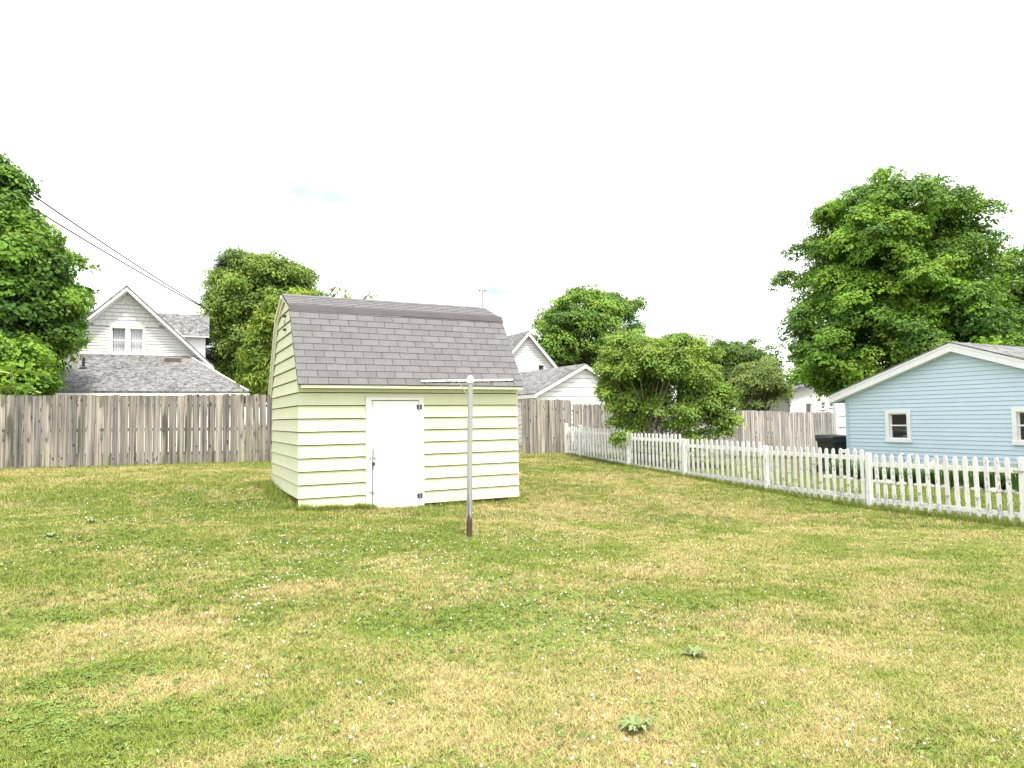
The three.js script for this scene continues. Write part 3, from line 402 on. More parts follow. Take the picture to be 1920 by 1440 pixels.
{ // old white house on the left
  const B = thing('old_white_house', 'old white clapboard house with paired gable windows behind the board fence', 'house', [-16.532, 0, -29], .42);
  const hw = 3.42, pY = 7.516, eY = 4.14, sl = (pY - eY) / hw, W = 3.12, wy = x => pY - Math.abs(x) * sl - .16, y0 = .4;
  const win = [[-.66, .02, 4.60, 5.80], [.02, .68, 4.58, 5.79]], hol = win.map(([a, b, c, d]) => [a + .04, b - .04, c + .04, d - .04]);
  const body = extr([[-W, y0], [W, y0], [W, wy(W)], [0, wy(0)], [-W, wy(W)]], .12, [[-.62, .64, 4.64, 5.76]]).translate(0, 0, -.13); part('wall', body, M.sheath, B);
  for (const [a, b] of [[-W, -W + .1], [W - .1, W]]) part('wall', box(a, b, y0, wy(W), -8, -.135), M.whiteOld, B);
  part('wall', extr([[-W, y0], [W, y0], [W, wy(W)], [0, wy(0)], [-W, wy(W)]], .1).translate(0, 0, -8.1), M.whiteOld, B); part('ceiling', box(-1.5, 1.5, 4.3, 4.35, -2, -.14), M.room, B); part('inner_wall', box(-1.5, 1.5, 4.36, 6, -2.1, -2.02), M.room, B);
  const lo = sub('gable_wall', B); lapWall(lo, [[-W, 2.6], [W, 2.6], [W, wy(W)], [1.88, 5.80], [-1.88, 5.80], [-W, wy(W)]], steps(2.6, .1175, 27).filter(y => y < 5.80).concat([5.80]), [M.white, M.whiteOld, M.white, M.white], { holes: [[-.66, .68, 4.58, 5.8]], thick: .024, slot: .017, seed: 13, wob: .010 });
  part('band_board', box(-1.24, 1.20, 5.80, 5.90, -.002, .05), M.white, B);
  // coarse wall shingles above the band
  { const r = rng(14), up = sub('shingle_wall', B); for (let y = 5.905; y < wy(0) - .12; y += .165) { const y1 = Math.min(y + .145, wy(0) - .02), lim = q => (pY - .16 - q) / sl; let x = -lim(y); while (x < lim(y) - .03) { const w = .16 + .2 * r(), x1 = Math.min(x + w, lim(y)), cl = q => Math.max(-lim(y1), Math.min(lim(y1), q)), d = .012 * (r() - .5); part('wall_shingle', hexa([[x, y + d, -.002], [x1 - .012, y + d, -.002], [cl(x1 - .012), y1, -.002], [cl(x), y1, -.002], [x, y + d, .018 + .008 * r()], [x1 - .012, y + d, .022 + .012 * r()], [cl(x1 - .012), y1, .006], [cl(x), y1, .006]]), r() < .75 ? M.white : M.whiteOld, up); x = x1; } } }
  win.forEach(([a, b, c, d]) => windowUnit(B, a, b, c, d, { trim: .08, curtain: true, z: .045, deep: .08 }));
  const v = sub('gable_vent', B); part('vent_frame', mergeGeometries([box(-.17, .16, 7.06, 7.09, .02, .05), box(-.17, .16, 6.74, 6.77, .02, .05), box(-.17, -.13, 6.77, 7.06, .02, .05), box(.12, .16, 6.77, 7.06, .02, .05)]), M.white, v); for (let i = 0; i < 5; i++) { const y = 6.785 + i * .055; part('louvre', hexa([[-.13, y, .03], [.12, y, .03], [.12, y + .05, .02], [-.13, y + .05, .02], [-.13, y, .045], [.12, y, .045], [.12, y + .05, .03], [-.13, y + .05, .03]]), M.whiteOld, v); }
  roofPair(B, hw, eY, pY, .45, -8.4, .09, M.roof, 'main_roof'); rakes(B, hw + .01, eY - .095, pY - .095, .42, .14, M.white); rakes(B, hw - .05, eY - .24, pY - .24, .03, .02, M.white, .385, 'soffit');
  part('eave_return', hexa([[2.95, 4.0, .05], [3.42, 3.98, .05], [3.42, 4.05, .05], [2.95, 4.33, .05], [2.95, 4.0, .40], [3.42, 3.98, .40], [3.42, 4.05, .40], [2.95, 4.33, .40]]), M.white, B);
  // cross wing behind: ridge along x
  const wing = sub('cross_wing', B); { const P = [[-1.5, 5.62], [-3.4, 6.84], [-3.4, 6.93], [-1.5, 5.71]]; const g = hexa([...P.map(p => [-2.9, p[1], p[0]]), ...P.map(p => [3.22, p[1], p[0]])]); part('slope', g, M.roof, wing); const Q = P.map(p => [-6.8 - p[0], p[1]]); part('slope', hexa([...Q.map(p => [3.22, p[1], p[0]]), ...Q.map(p => [-2.9, p[1], p[0]])]), M.roof, wing);
    part('wing_wall', box(-2.7, 3.05, 4.2, 5.66, -1.78, -1.7), M.white, wing); part('wing_wall', extr([[-5, 4.2], [-1.8, 4.2], [-1.8, 5.74], [-3.4, 6.8], [-5, 5.74]], .08).rotateY(-Math.PI / 2).scale(1, 1, 1).translate(3.05, 0, 0), M.white, wing); part('gutter', box(-2.9, 3.22, 5.60, 5.66, -1.49, -1.44), M.white, wing); }
  // low hipped roof in front
  const low = sub('low_roof', B); { const yT = 4.57, yE = 2.80, zE = 5.0, xt = 2.4, xe = 4.66;
    const quad = (pts) => { const n = V(...pts[1]).sub(V(...pts[0])).cross(V(...pts[2]).sub(V(...pts[0]))).normalize(), bk = pts.map(p => [p[0] - n.x * .09, p[1] - n.y * .09, p[2] - n.z * .09]); return hexa([bk[0], bk[1], bk[2], bk[3], ...pts]); };
    part('slope', quad([[-xe, yE, zE], [xe, yE, zE], [xt, yT, .02], [-xt, yT, .02]]), M.roof, low); part('slope', quad([[xe, yE, zE], [xe, yE, -.5], [xt + .2, yT - .15, -.3], [xt, yT, .02]]), M.roof, low); part('slope', quad([[-xe, yE, -.5], [-xe, yE, zE], [-xt, yT, .02], [-xt - .2, yT - .15, -.3]]), M.roof, low);
    part('eave_fascia', box(-xe - .02, xe + .02, yE - .17, yE - .075, zE - .03, zE + .02), M.white, low); part('low_wall', box(-xe + .3, xe - .3, .4, yE - .18, zE - .5, zE - .3), M.white, low); part('flashing', hexa([[xe - .02, yE + .012, zE], [xe + .05, yE + .012, zE], [xt + .04, yT + .012, .02], [xt - .03, yT + .012, .02], [xe - .02, yE + .03, zE], [xe + .05, yE + .03, zE], [xt + .04, yT + .03, .02], [xt - .03, yT + .03, .02]]), M.whiteOld, low); part('flashing', box(-xt, xt, yT - .005, yT + .04, .022, .06), M.whiteOld, low);
    const sl2 = (yT - yE) / zE, yz = z => yT - z * sl2; const pz = 2.1; part('vent_pipe', new THREE.CylinderGeometry(.055, .055, .42, 12).translate(-1.28, yz(pz) + .2, pz), M.iron, low); part('pipe_flashing', new THREE.CylinderGeometry(.07, .15, .06, 14).translate(-1.28, yz(pz) + .03, pz), M.iron, low);
    const bz = .75; part('box_vent', hexa([[1.50, yz(bz + .25) - .01, bz + .25], [2.12, yz(bz + .25) - .01, bz + .25], [2.12, yz(bz - .15) - .02, bz - .15], [1.50, yz(bz - .15) - .02, bz - .15], [1.50, yz(bz + .25) + .17, bz + .29], [2.12, yz(bz + .25) + .17, bz + .29], [2.12, yz(bz - .15) + .13, bz - .15], [1.50, yz(bz - .15) + .13, bz - .15]]), std({ color: col(.16, .14, .13), roughness: .7 }), low); }
}
{ // white house on the right, beyond the grey fence
  const B = thing('white_side_house', 'white clapboard house under the big maple beyond the grey board fence', 'house', [18.83, -.445, -46], .489); B.scale.setScalar(1.278);
  const win = [[1.16, 1.72, .9, 2.25], [2.42, 2.86, 1.85, 2.32], [3.1, 3.75, 1.95, 2.55]];
  part('wall', extr([[0, -.2], [7.4, -.2], [7.4, 2.9], [3.7, 3.6], [0, 2.9]], .14, win.map(([a, b, c, d]) => [a + .03, b - .03, c + .03, d - .03])).translate(0, 0, -.15), M.sheath, B); part('wall', box(0, .1, -.2, 2.9, -2, -.16), M.whiteOld, B); part('wall', box(7.3, 7.4, -.2, 2.9, -2, -.16), M.whiteOld, B); part('wall', box(0, 7.4, -.2, 2.9, -2.1, -2.01), M.room, B);
  const fw = sub('front_wall', B); lapWall(fw, [[0, -.1], [7.4, -.1], [7.4, 2.9], [3.7, 3.6], [0, 2.9]], steps(-.1, .1064, 50), [M.white, M.white], { holes: win, thick: .022, slot: .016, seed: 15, name: 'siding_board' });
  win.forEach(([a, b, c, d]) => windowUnit(B, a, b, c, d, { trim: .06, z: .04 }));
  const R2 = sub('roof', B, [3.7, 0, 0]); roofPair(R2, 4, 2.93, 3.72, .3, -2.4, .08, M.roof, 'slopes');
}
{ // small cream house far off
  const B = thing('cream_house', 'distant cream coloured house beside the white clapboard house', 'house', [24.9, -.3, -57.5], .489);
  part('wall', extr([[-3, -.2], [3, -.2], [3, 3.0], [0, 4.4], [-3, 3.0]], .14, [[-.25, .2, 1.5, 2.6], [.5, .95, 1.5, 2.6]]).translate(0, 0, -.14), std({ map: paintTex, color: col(.72, .70, .55) }), B); part('wall', box(-3, 3, -.2, 3, -5, -4.9), M.room, B);
  for (const x of [-.28, .47]) windowUnit(B, x, x + .5, 1.46, 2.64, { trim: .05 }); roofPair(B, 3.3, 2.85, 4.5, .3, -5.3, .08, M.roof);
}
{ // white vinyl gate with a lattice strip
  const B = thing('vinyl_gate', 'white vinyl gate with lattice strip between grey fence and blue garage', 'gate', [9.97, 0, -21], .489), g0 = -.1, x1 = 1.25;
  part('gate_post', box(0, .1, g0, 2.02, -.05, .05), M.vinyl, B); part('gate_post', box(x1, x1 + .1, g0, 2.02, -.05, .05), M.vinyl, B); part('post_cap', box(-.015, .115, 2.022, 2.05, -.065, .065), M.vinyl, B);
  part('rail', box(.102, x1 - .002, 1.90, 1.97, -.03, .03), M.vinyl, B); part('rail', box(.102, x1 - .002, 1.55, 1.62, -.03, .03), M.vinyl, B); part('rail', box(.102, x1 - .002, 1.20, 1.27, -.03, .03), M.vinyl, B); part('rail', box(.102, x1 - .002, .0, .08, -.03, .03), M.vinyl, B);
  for (let i = 0; i < 7; i++) part('panel_board', box(.104 + i * .164, .104 + (i + 1) * .164 - .003, .081, 1.199, -.012, .012), M.vinyl, B);
  for (let i = 0; i < 7; i++) part('panel_board', box(.104 + i * .164, .104 + (i + 1) * .164 - .003, 1.621, 1.899, -.012, .012), M.vinyl, B);
  for (let i = 0; i < 13; i++) { const x = .10 + i * .1; for (const s of [-1, 1]) { const a = s > 0 ? x : x + .28, b = s > 0 ? x + .28 : x; const lo = Math.max(.104, Math.min(x1 - .004, a)), hi = Math.max(.104, Math.min(x1 - .004, b)); if (Math.abs(hi - lo) < .05) continue; const ya = 1.272 + (lo - a) / (b - a) * .276, yb = 1.272 + (hi - a) / (b - a) * .276; part('lattice_strip', bar(V(lo, ya, s * .006), V(hi, yb, s * .006), .034, .01), M.vinyl, B); } }
}
{ // wheeled bin
  const gy = G(9.25, -19.55), B = thing('wheelie_bin', 'dark green wheeled rubbish bin beside the blue garage corner', 'bin', [9.22, gy, -19.5], .25), h = 1.0 - gy - .07;
  part('body', hexa([[-.25, .06, -.27], [.25, .06, -.27], [.31, h, -.36], [-.31, h, -.36], [-.24, .0, .24], [.24, .0, .24], [.315, h, .34], [-.315, h, .34]]), M.bin, B);
  part('rim', mergeGeometries([box(-.34, .34, h - .13, h - .02, .335, .37), box(-.345, -.31, h - .1, h, -.36, .33), box(.31, .345, h - .1, h, -.36, .33)]), M.bin, B);
  part('lid', hexa([[-.35, h + .004, -.40], [.35, h + .004, -.40], [.33, h + .08, -.36], [-.33, h + .08, -.36], [-.36, h + .004, .39], [.36, h + .004, .39], [.33, h + .05, .36], [-.33, h + .05, .36]]), M.bin, B);
  const hd = new THREE.CylinderGeometry(.017, .017, .56, 10).rotateZ(Math.PI / 2).translate(0, h - .03, -.43); part('handle', hd, M.bin, B);
  for (const s of [-1, 1]) { const w = new THREE.CylinderGeometry(.12, .12, .05, 18).rotateZ(Math.PI / 2).translate(s * .285, .12, -.28); part('wheel', w, M.iron, B); }
}

// ------------------------------------------------------------------ trees
function leafSpray(kind, n, rad, size, seed) {      // many small folded leaf faces in a loose drooping plate
  const r = rng(seed), P = [], I = [], q = new THREE.Quaternion(), e = new THREE.Euler();
  for (let i = 0; i < n; i++) {
    const a = r() * 6.283, d = rad * Math.sqrt(r()), x = d * Math.cos(a), z = d * Math.sin(a), y = rad * (.42 * (r() - .45)) - .28 * d * d / rad;
    const s = size * (.7 + .6 * r()), droop = .25 + .75 * r(); e.set((r() - .5) * 1.0, -a + (r() - .5) * 1.6, -droop, 'YXZ'); q.setFromEuler(e);
    const L = kind === 'narrow' ? [[0, 0, 0], [.5, .04, .17], [1.15, -.10, 0], [.5, .04, -.17], [.5, -.03, 0]] : kind === 'maple' ? [[0, 0, 0], [.38, .07, .52], [1.0, -.05, 0], [.38, .07, -.52], [.42, -.03, 0]] : [[0, 0, 0], [.38, .06, .40], [1.0, -.06, 0], [.38, .06, -.40], [.4, -.03, 0]];
    const b = P.length / 3; for (const v of L) { const w = V(v[0] * s, v[1] * s, v[2] * s).applyQuaternion(q); P.push(x + w.x, y + w.y, z + w.z); }
    I.push(b, b + 4, b + 1, b + 1, b + 4, b + 2, b, b + 3, b + 4, b + 3, b + 2, b + 4);
  }
  let g = new THREE.BufferGeometry(); g.setAttribute('position', new THREE.BufferAttribute(new Float32Array(P), 3)); g.setIndex(I); g = g.toNonIndexed(); g.computeVertexNormals(); return g;
}
const leafMat = new THREE.MeshPhysicalMaterial({ color: 0xffffff, roughness: .7, transmission: .38, thickness: 0, side: THREE.DoubleSide, specularIntensity: .4 });
const SPRAY = { maple: leafSpray('maple', 40, .46, .115, 3), small: leafSpray('oval', 36, .42, .10, 4), oval: leafSpray('oval', 26, .27, .085, 5), narrow: leafSpray('narrow', 20, .30, .13, 6), far: leafSpray('maple', 44, .66, .16, 7) };
function crownOf(T, lobes, sprays, kind, cols, seed, scale = 1, name = 'crown', hole = 1.1) {
  const r = rng(seed), im = []; const dummy = new THREE.Matrix4(), Q = new THREE.Quaternion(), S = V(1, 1, 1), up = V(0, 1, 0), c = new THREE.Color(), L = [];
  const big = lobes; lobes = [...lobes]; for (const l of big) { const nk = l[3] < .16 ? 0 : 3 + Math.floor(r() * 3); for (let k = 0; k < nk; k++) { const ph = r() * 6.283, cy = r() * 1.25 - .4, s = Math.sqrt(Math.max(.05, 1 - cy * cy)), q = l[3] * (.8 + .35 * r()); lobes.push([l[0] + Math.cos(ph) * s * q, l[1] + cy * q * .8, l[2] + Math.sin(ph) * s * q, l[3] * (.28 + .2 * r())]); } }
  let vol = 0; for (const l of lobes) vol += l[3] * l[3]; 
  for (const l of lobes) { const n = Math.max(3, Math.round(sprays * l[3] * l[3] / vol * (.65 + .6 * r()))), tone = r(); for (let i = 0; i < n; i++) {
    const ct = 1 - 1.45 * Math.pow(r(), 1.1), st = Math.sqrt(1 - ct * ct), ph = r() * 6.283, d = V(st * Math.cos(ph), ct, st * Math.sin(ph)), k = l[3] * (.62 + .42 * r());
    const p = V(l[0] + d.x * k, l[1] + d.y * k * .60, l[2] + d.z * k), gap = fbm((l[0] + d.x * k + 50) * hole + (l[2] + d.z * k) * hole * .6, (l[1] + d.y * k) * hole * 1.3 - (l[2] + d.z * k) * hole * .4 + 30, seed, 2), nrm = d.clone().multiplyScalar(.75).add(up.clone().multiplyScalar(.8)).add(V(r() - .5, r() - .5, r() - .5).multiplyScalar(.7)).normalize();
    if (gap < .38) continue; Q.setFromUnitVectors(up, nrm); Q.multiply(new THREE.Quaternion().setFromAxisAngle(up, r() * 6.283)); const s = scale * (.7 + .55 * r()); S.set(s, s, s);
    L.push([new THREE.Matrix4().compose(p, Q, S), tone * .72 + r() * .28]); } }  // random lobe tone: leaf variety, with highlights and dark clumps painted into the colour
  const m = new THREE.InstancedMesh(SPRAY[kind], leafMat, L.length); m.name = name; m.castShadow = m.receiveShadow = true; m.userData.kind = 'stuff';
  L.forEach(([mat, t], i) => { m.setMatrixAt(i, mat); const a = cols[0], b = cols[1]; c.setRGB(lerp(a[0], b[0], t) * (.88 + .24 * r()), lerp(a[1], b[1], t) * (.9 + .2 * r()), lerp(a[2], b[2], t)); m.setColorAt(i, c); });
  T.add(m); return m;
}
const farther = (rows, k) => rows.map(([y, a, b]) => [1.6 + (y - 1.6) * k, a * k, b * k]); // the same outline for a tree that stands k times as far off
function inside(rows, y) { if (y <= rows[0][0]) return [rows[0][1], rows[0][2]]; for (let i = 0; i + 1 < rows.length; i++) if (y <= rows[i + 1][0]) { const t = (y - rows[i][0]) / (rows[i + 1][0] - rows[i][0]); return [lerp(rows[i][1], rows[i + 1][1], t), lerp(rows[i][2], rows[i + 1][2], t)]; } const q = rows[rows.length - 1]; return [q[1], q[2]]; }
// a tree from its outline: rows of [height, left, right] at the distance where it stands
function tree(name, label, z, rows, o) {
  const r = rng(o.seed), y0 = rows[0][0], y1 = rows[rows.length - 1][0], bx = o.trunkX ?? (rows[0][1] + rows[0][2]) / 2, T = thing(name, label, 'tree', [bx, G(bx, z) - .05, z], 0, o.group), gy = T.position.y;
  const lobes = [], lr = o.lobe, depth = o.depth ?? .8; let guard = 0;
  while (lobes.length < o.n && guard++ < 40000) {
    const y = lerp(y0 + lr * .4, y1 - lr * .55, r()), [a, b] = inside(rows, y), cx = (a + b) / 2, hw = (b - a) / 2, R = lr * (.75 + .5 * r()), phi = r() * 6.283, shell = r() < .8 ? 1 : Math.sqrt(r()) * .8, rr = Math.max(0, hw - R * 1.02) * shell;
    const x = cx + rr * Math.cos(phi), zz = z + rr * depth * Math.sin(phi); if (lobes.some(l => Math.hypot(l[0] - x, (l[1] - y) * 1.25, l[2] - zz) < lr * (o.gap ?? .95) * (guard > 12000 ? .7 : 1))) continue; lobes.push([x, y, zz, R]);
  }
  for (const l of o.extra ?? []) lobes.push(l);
  const loc = lobes.map(l => [l[0] - bx, l[1] - gy, l[2] - z, l[3]]);
  const top = lerp(y0, y1, .72) - gy, tx = (inside(rows, y1)[0] + inside(rows, y1)[1]) / 2 - bx, at = t => V(tx * t * .7 + .12 * Math.sin(t * 5 + o.seed), top * t, .1 * Math.sin(t * 4));
  part('trunk', limb([0, .25, .5, .75, 1].map(at), o.trunk, o.trunk * .25, 10), o.bark ?? M.bark, T);
  const br = []; for (const l of loc) { const h = Math.min(.95, Math.max(.16, (l[1] - lr * 1.2) / top * .82)), s = at(h), e = V(l[0], l[1] - l[3] * .1, l[2]), m = s.clone().lerp(e, .55).add(V(0, -.12 * s.distanceTo(e) + .2, 0)); br.push(limb([s, m, e], o.trunk * .26, .02, 5)); }
  part('branches', mergeGeometries(br), o.bark ?? M.bark, T);
  crownOf(T, loc, o.sprays, o.kind, o.cols, o.seed + 1, o.scale ?? 1, 'crown', o.hole ?? 1.1 / lr);
  return T;
}
tree('maple_tree', 'tall dark green maple tree behind the blue garage', -32, farther([[2.03, 12.0, 17.84], [2.55, 11.48, 19.56], [3.41, 10.49, 20.03], [4.48, 10.8, 19.87], [5.55, 11.16, 19.5], [6.63, 11.5, 19.38], [7.93, 11.46, 19.3], [9.01, 12.14, 19.2], [9.95, 12.79, 18.22], [10.6, 13.94, 17.5], [11.1, 15.26, 16.99]], 32 / 27), { seed: 101, n: 84, lobe: 1.42, trunk: .38, trunkX: 19, sprays: 12500, kind: 'maple', extra: [[13.1, 4.5, -31.5, 1.0], [13.3, 3.5, -31, .9], [14.7, 2.9, -30.8, .8], [14.2, 3.7, -31, .95], [13.4, 5.6, -31.8, .9], [15.6, 3.0, -30.6, .8]], cols: [[0.043, 0.126, 0.018], [0.246, 0.432, 0.036]], depth: .85, gap: .95 });
tree('shade_tree', 'light green tree at the end of the blue garage roof', -36, [[3.06, 23.55, 30.92], [4.77, 23.63, 31.3], [6.48, 24.28, 31.4], [8.2, 24.93, 30.93], [9.35, 25.85, 30.71], [10.66, 26.91, 29.64]], { seed: 111, n: 40, lobe: 1.5, trunk: .3, sprays: 2600, kind: 'far', cols: [[0.074, 0.174, 0.024], [0.198, 0.348, 0.036]] });
tree('maple_tree', 'broad mid green tree behind the white garage and lilac', -52, [[4.58, 2.06, 10.67], [5.82, 1.46, 10.94], [7.47, .95, 10.82], [8.92, 1.3, 10.57], [10.15, 3.79, 10.18], [11.4, 4.64, 8.98], [12.2, 5.57, 7.22]], { seed: 121, n: 44, lobe: 1.15, trunk: .32, trunkX: 6.8, sprays: 3600, kind: 'far', scale: .8, cols: [[0.09, 0.198, 0.04], [0.27, 0.432, 0.06]], gap: 1.05 });
tree('shade_tree', 'small dark tree top showing above the lilac bush', -52, [[4.08, 10.66, 14.76], [6.34, 11.12, 14.49], [7.17, 11.55, 14.02], [7.71, 12.19, 13.42]], { seed: 131, n: 16, lobe: 1.0, trunk: .25, sprays: 900, kind: 'far', scale: .8, cols: [[0.054, 0.12, 0.03], [0.108, 0.192, 0.048]] });
tree('shade_tree', 'dense round crowned dark green tree between lilac and tall maple', -46, [[3.01, 13.39, 17.74], [4.46, 13.0, 18.08], [5.38, 13.03, 17.82], [6.11, 13.48, 17.19], [6.54, 14.4, 16.4]], { seed: 141, n: 34, lobe: .95, trunk: .28, sprays: 2400, kind: 'far', scale: .62, cols: [[0.078, 0.162, 0.034], [0.162, 0.282, 0.042]], gap: .85 });
tree('ornamental_tree', 'small olive green tree standing just behind the grey board fence', -28.5, [[1.9, 9.22, 11.38], [2.46, 9.02, 11.62], [3.03, 9.17, 11.59], [3.48, 9.56, 11.3], [3.92, 10.37, 11.15]], { seed: 151, n: 44, lobe: .52, trunk: .10, sprays: 3600, kind: 'oval', scale: .95, cols: [[0.15, 0.216, 0.06], [0.3, 0.39, 0.102]], gap: .85 });
tree('maple_tree', 'large dark maple tree overhanging the board fence beside old white house', -22.4, [[3.06, -20.13, -15.5], [3.66, -20.24, -14.95], [4.36, -20.35, -14.75], [5.06, -20.46, -14.85], [5.77, -20.57, -14.65], [6.82, -20.61, -14.7], [7.72, -20.64, -15.1], [8.61, -20.49, -16.0], [9.4, -20.35, -16.2], [10.35, -19.67, -16.5], [11.25, -18.98, -17.0]], { seed: 161, n: 66, lobe: 1.08, trunk: .36, trunkX: -17.6, sprays: 8600, kind: 'maple', cols: [[0.041, 0.12, 0.022], [0.21, 0.39, 0.036]], depth: .8 });
tree('maple_sapling', 'bright green maple sapling clump rising over the board fence', -18.6, [[2.38, -15.47, -12.75], [2.82, -15.48, -12.5], [3.19, -15.42, -12.75], [3.64, -15.28, -13.2], [3.95, -15.0, -13.7]], { seed: 171, n: 22, lobe: .62, trunk: .08, sprays: 1500, kind: 'maple', scale: .8, cols: [[0.102, 0.228, 0.024], [0.24, 0.42, 0.036]], depth: .5, gap: .85 });
tree('shade_tree', 'leafy green tree behind the shed and old house', -36, [[3.05, -15.04, -9.94], [4.19, -15.33, -9.65], [5.33, -15.91, -9.65], [6.48, -16.15, -9.79], [7.63, -16.5, -9.94], [8.5, -16.37, -10.16], [9.36, -15.95, -10.45], [10.08, -14.81, -10.94], [10.57, -13.95, -11.37]], { seed: 181, n: 60, lobe: 1.0, trunk: .3, sprays: 4800, kind: 'small', scale: 1.25, cols: [[0.09, 0.18, 0.036], [0.294, 0.414, 0.066]], gap: 1.0 });
tree('cherry_tree', 'slender cherry tree with yellow green leaves against the shed rear', -20.9, [[2.47, -8.2, -6.82], [2.92, -8.32, -6.66], [3.41, -8.29, -6.5], [4.06, -8.16, -6.34], [4.71, -7.81, -6.01], [5.37, -7.48, -5.85], [5.86, -7.0, -5.85]], { seed: 191, n: 26, lobe: .55, trunk: .07, sprays: 1900, kind: 'narrow', cols: [[0.12, 0.228, 0.036], [0.324, 0.432, 0.048]], depth: .7, gap: .85, extra: [[-5.37, 5.72, -20.6, .08], [-5.36, 5.5, -20.6, .10], [-5.02, 5.42, -20.6, .10], [-4.33, 5.48, -20.6, .08], [-4.36, 5.28, -20.6, .10], [-5.9, 5.35, -20.6, .3]] });
{ // lilac: many stems from one foot
  const z = -19.8, bx = 4.1, T = thing('lilac_bush', 'tall leafy lilac bush with bare stems behind the white picket fence', 'bush', [bx, G(bx, z) - .03, z]), r = rng(201), gy = T.position.y;
  const rows = [[1.3, 3.2, 6.0], [1.77, 2.85, 6.34], [2.4, 2.49, 6.32], [3.02, 2.48, 6.18], [3.57, 2.6, 5.8], [3.97, 3.15, 5.19], [4.17, 3.71, 4.57]], lobes = []; let guard = 0;
  while (lobes.length < 58 && guard++ < 30000) { const y = lerp(1.75, 3.95, Math.pow(r(), .75)), [a, b] = inside(rows, y), R = .40 * (.75 + .5 * r()), ph = r() * 6.283, rr = Math.max(0, (b - a) / 2 - R * .8) * (r() < .85 ? 1 : r()), x = (a + b) / 2 + rr * Math.cos(ph), zz = z + rr * .62 * Math.sin(ph); if (lobes.some(l => Math.hypot(l[0] - x, l[1] - y, l[2] - zz) < .36)) continue; lobes.push([x, y, zz, R]); }
  lobes.push([6.25, 1.50, -19.5, .34], [5.9, 1.42, -19.4, .32], [6.1, 1.15, -19.4, .24], [5.5, 1.12, -19.5, .2], [4.85, 1.75, -19.0, .42], [4.7, 1.35, -19.1, .34], [4.95, 1.0, -19.1, .3], [3.0, 1.45, -19.5, .34], [3.15, 1.05, -19.4, .3], [4.4, .75, -19.3, .3], [3.6, .7, -19.6, .28], [5.0, .7, -19.4, .28]);
  for (let i = 0; i < 16; i++) lobes.push([lerp(2.95, 5.7, r()), lerp(1.25, 2.3, r()), z + (r() - .5) * 1.2, .26 + .16 * r()]); lobes.push([6.0, 2.0, -19.6, .4], [5.7, 1.75, -19.5, .35]);
  const loc = lobes.map(l => [l[0] - bx, l[1] - gy, l[2] - z, l[3]]), feet = []; for (let i = 0; i < 11; i++) feet.push(V((r() - .5) * .9 - .2, 0, (r() - .5) * .5));
  feet.forEach((f, i) => { const g = []; loc.forEach((l, k) => { if (k % feet.length !== i || k % 3 === 2) return; const e = V(l[0], l[1], l[2]), mid = f.clone().lerp(e, .45).add(V((r() - .5) * .2, .15, (r() - .5) * .2)); mid.x *= .8; g.push(limb([f, mid, e], .017 + .008 * r(), .007, 5)); }); if (g.length) part('stem', mergeGeometries(g), M.barkPale, T); });
  crownOf(T, loc, 5600, 'oval', [[.14, .25, .04], [.31, .45, .07]], 203, .85, 'foliage', 2.4);
}
{ // sumac-like shrub with feathered leaves against the left fence
  const T = thing('sumac_shrub', 'yellow green shrub with feathered leaves peeping over the left fence', 'shrub', [-12.9, G(-12.9, -17.3), -17.3]), r = rng(211), g = [], st = [];
  for (let k = 0; k < 16; k++) { const a = r() * 6.283, y = 1.7 + .95 * r(), L = .55 + .3 * r(), s = V((r() - .5) * .5, y - .1, (r() - .5) * .3), dir = V(Math.cos(a), .35, Math.sin(a) * .6).normalize(), pts = []; for (let i = 0; i <= 10; i++) { const t = i / 10; pts.push(s.clone().addScaledVector(dir, L * t).add(V(0, -.45 * L * t * t, 0))); } st.push(limb([V(s.x * .3, 0, s.z * .3), V(s.x * .7, y * .55, s.z * .7), s], .018, .008, 5), limb([pts[0], pts[5], pts[10]], .006, .003, 4));
    const side = dir.clone().cross(V(0, 1, 0)).normalize(); for (let i = 1; i <= 10; i++) for (const q of [-1, 1]) { const b = pts[i], l = .22 * (1 - .5 * Math.abs(i / 10 - .45)), e = b.clone().addScaledVector(side, q * l).addScaledVector(dir, .05).add(V(0, -.05, 0)), m = b.clone().lerp(e, .45), w = dir.clone().multiplyScalar(.042); const P = [b, m.clone().add(w), e, m.clone().sub(w)], arr = []; for (const j of [0, 1, 2, 0, 2, 3]) arr.push(P[j].x, P[j].y, P[j].z); const gg = new THREE.BufferGeometry(); gg.setAttribute('position', new THREE.BufferAttribute(new Float32Array(arr), 3)); gg.computeVertexNormals(); g.push(gg); } }
  part('stem', mergeGeometries(st), std({ color: col(.16, .22, .05), roughness: .8 }), T); part('foliage', mergeGeometries(g), new THREE.MeshPhysicalMaterial({ color: col(.25, .40, .05), roughness: .7, transmission: .25, thickness: 0, side: THREE.DoubleSide }), T);
}
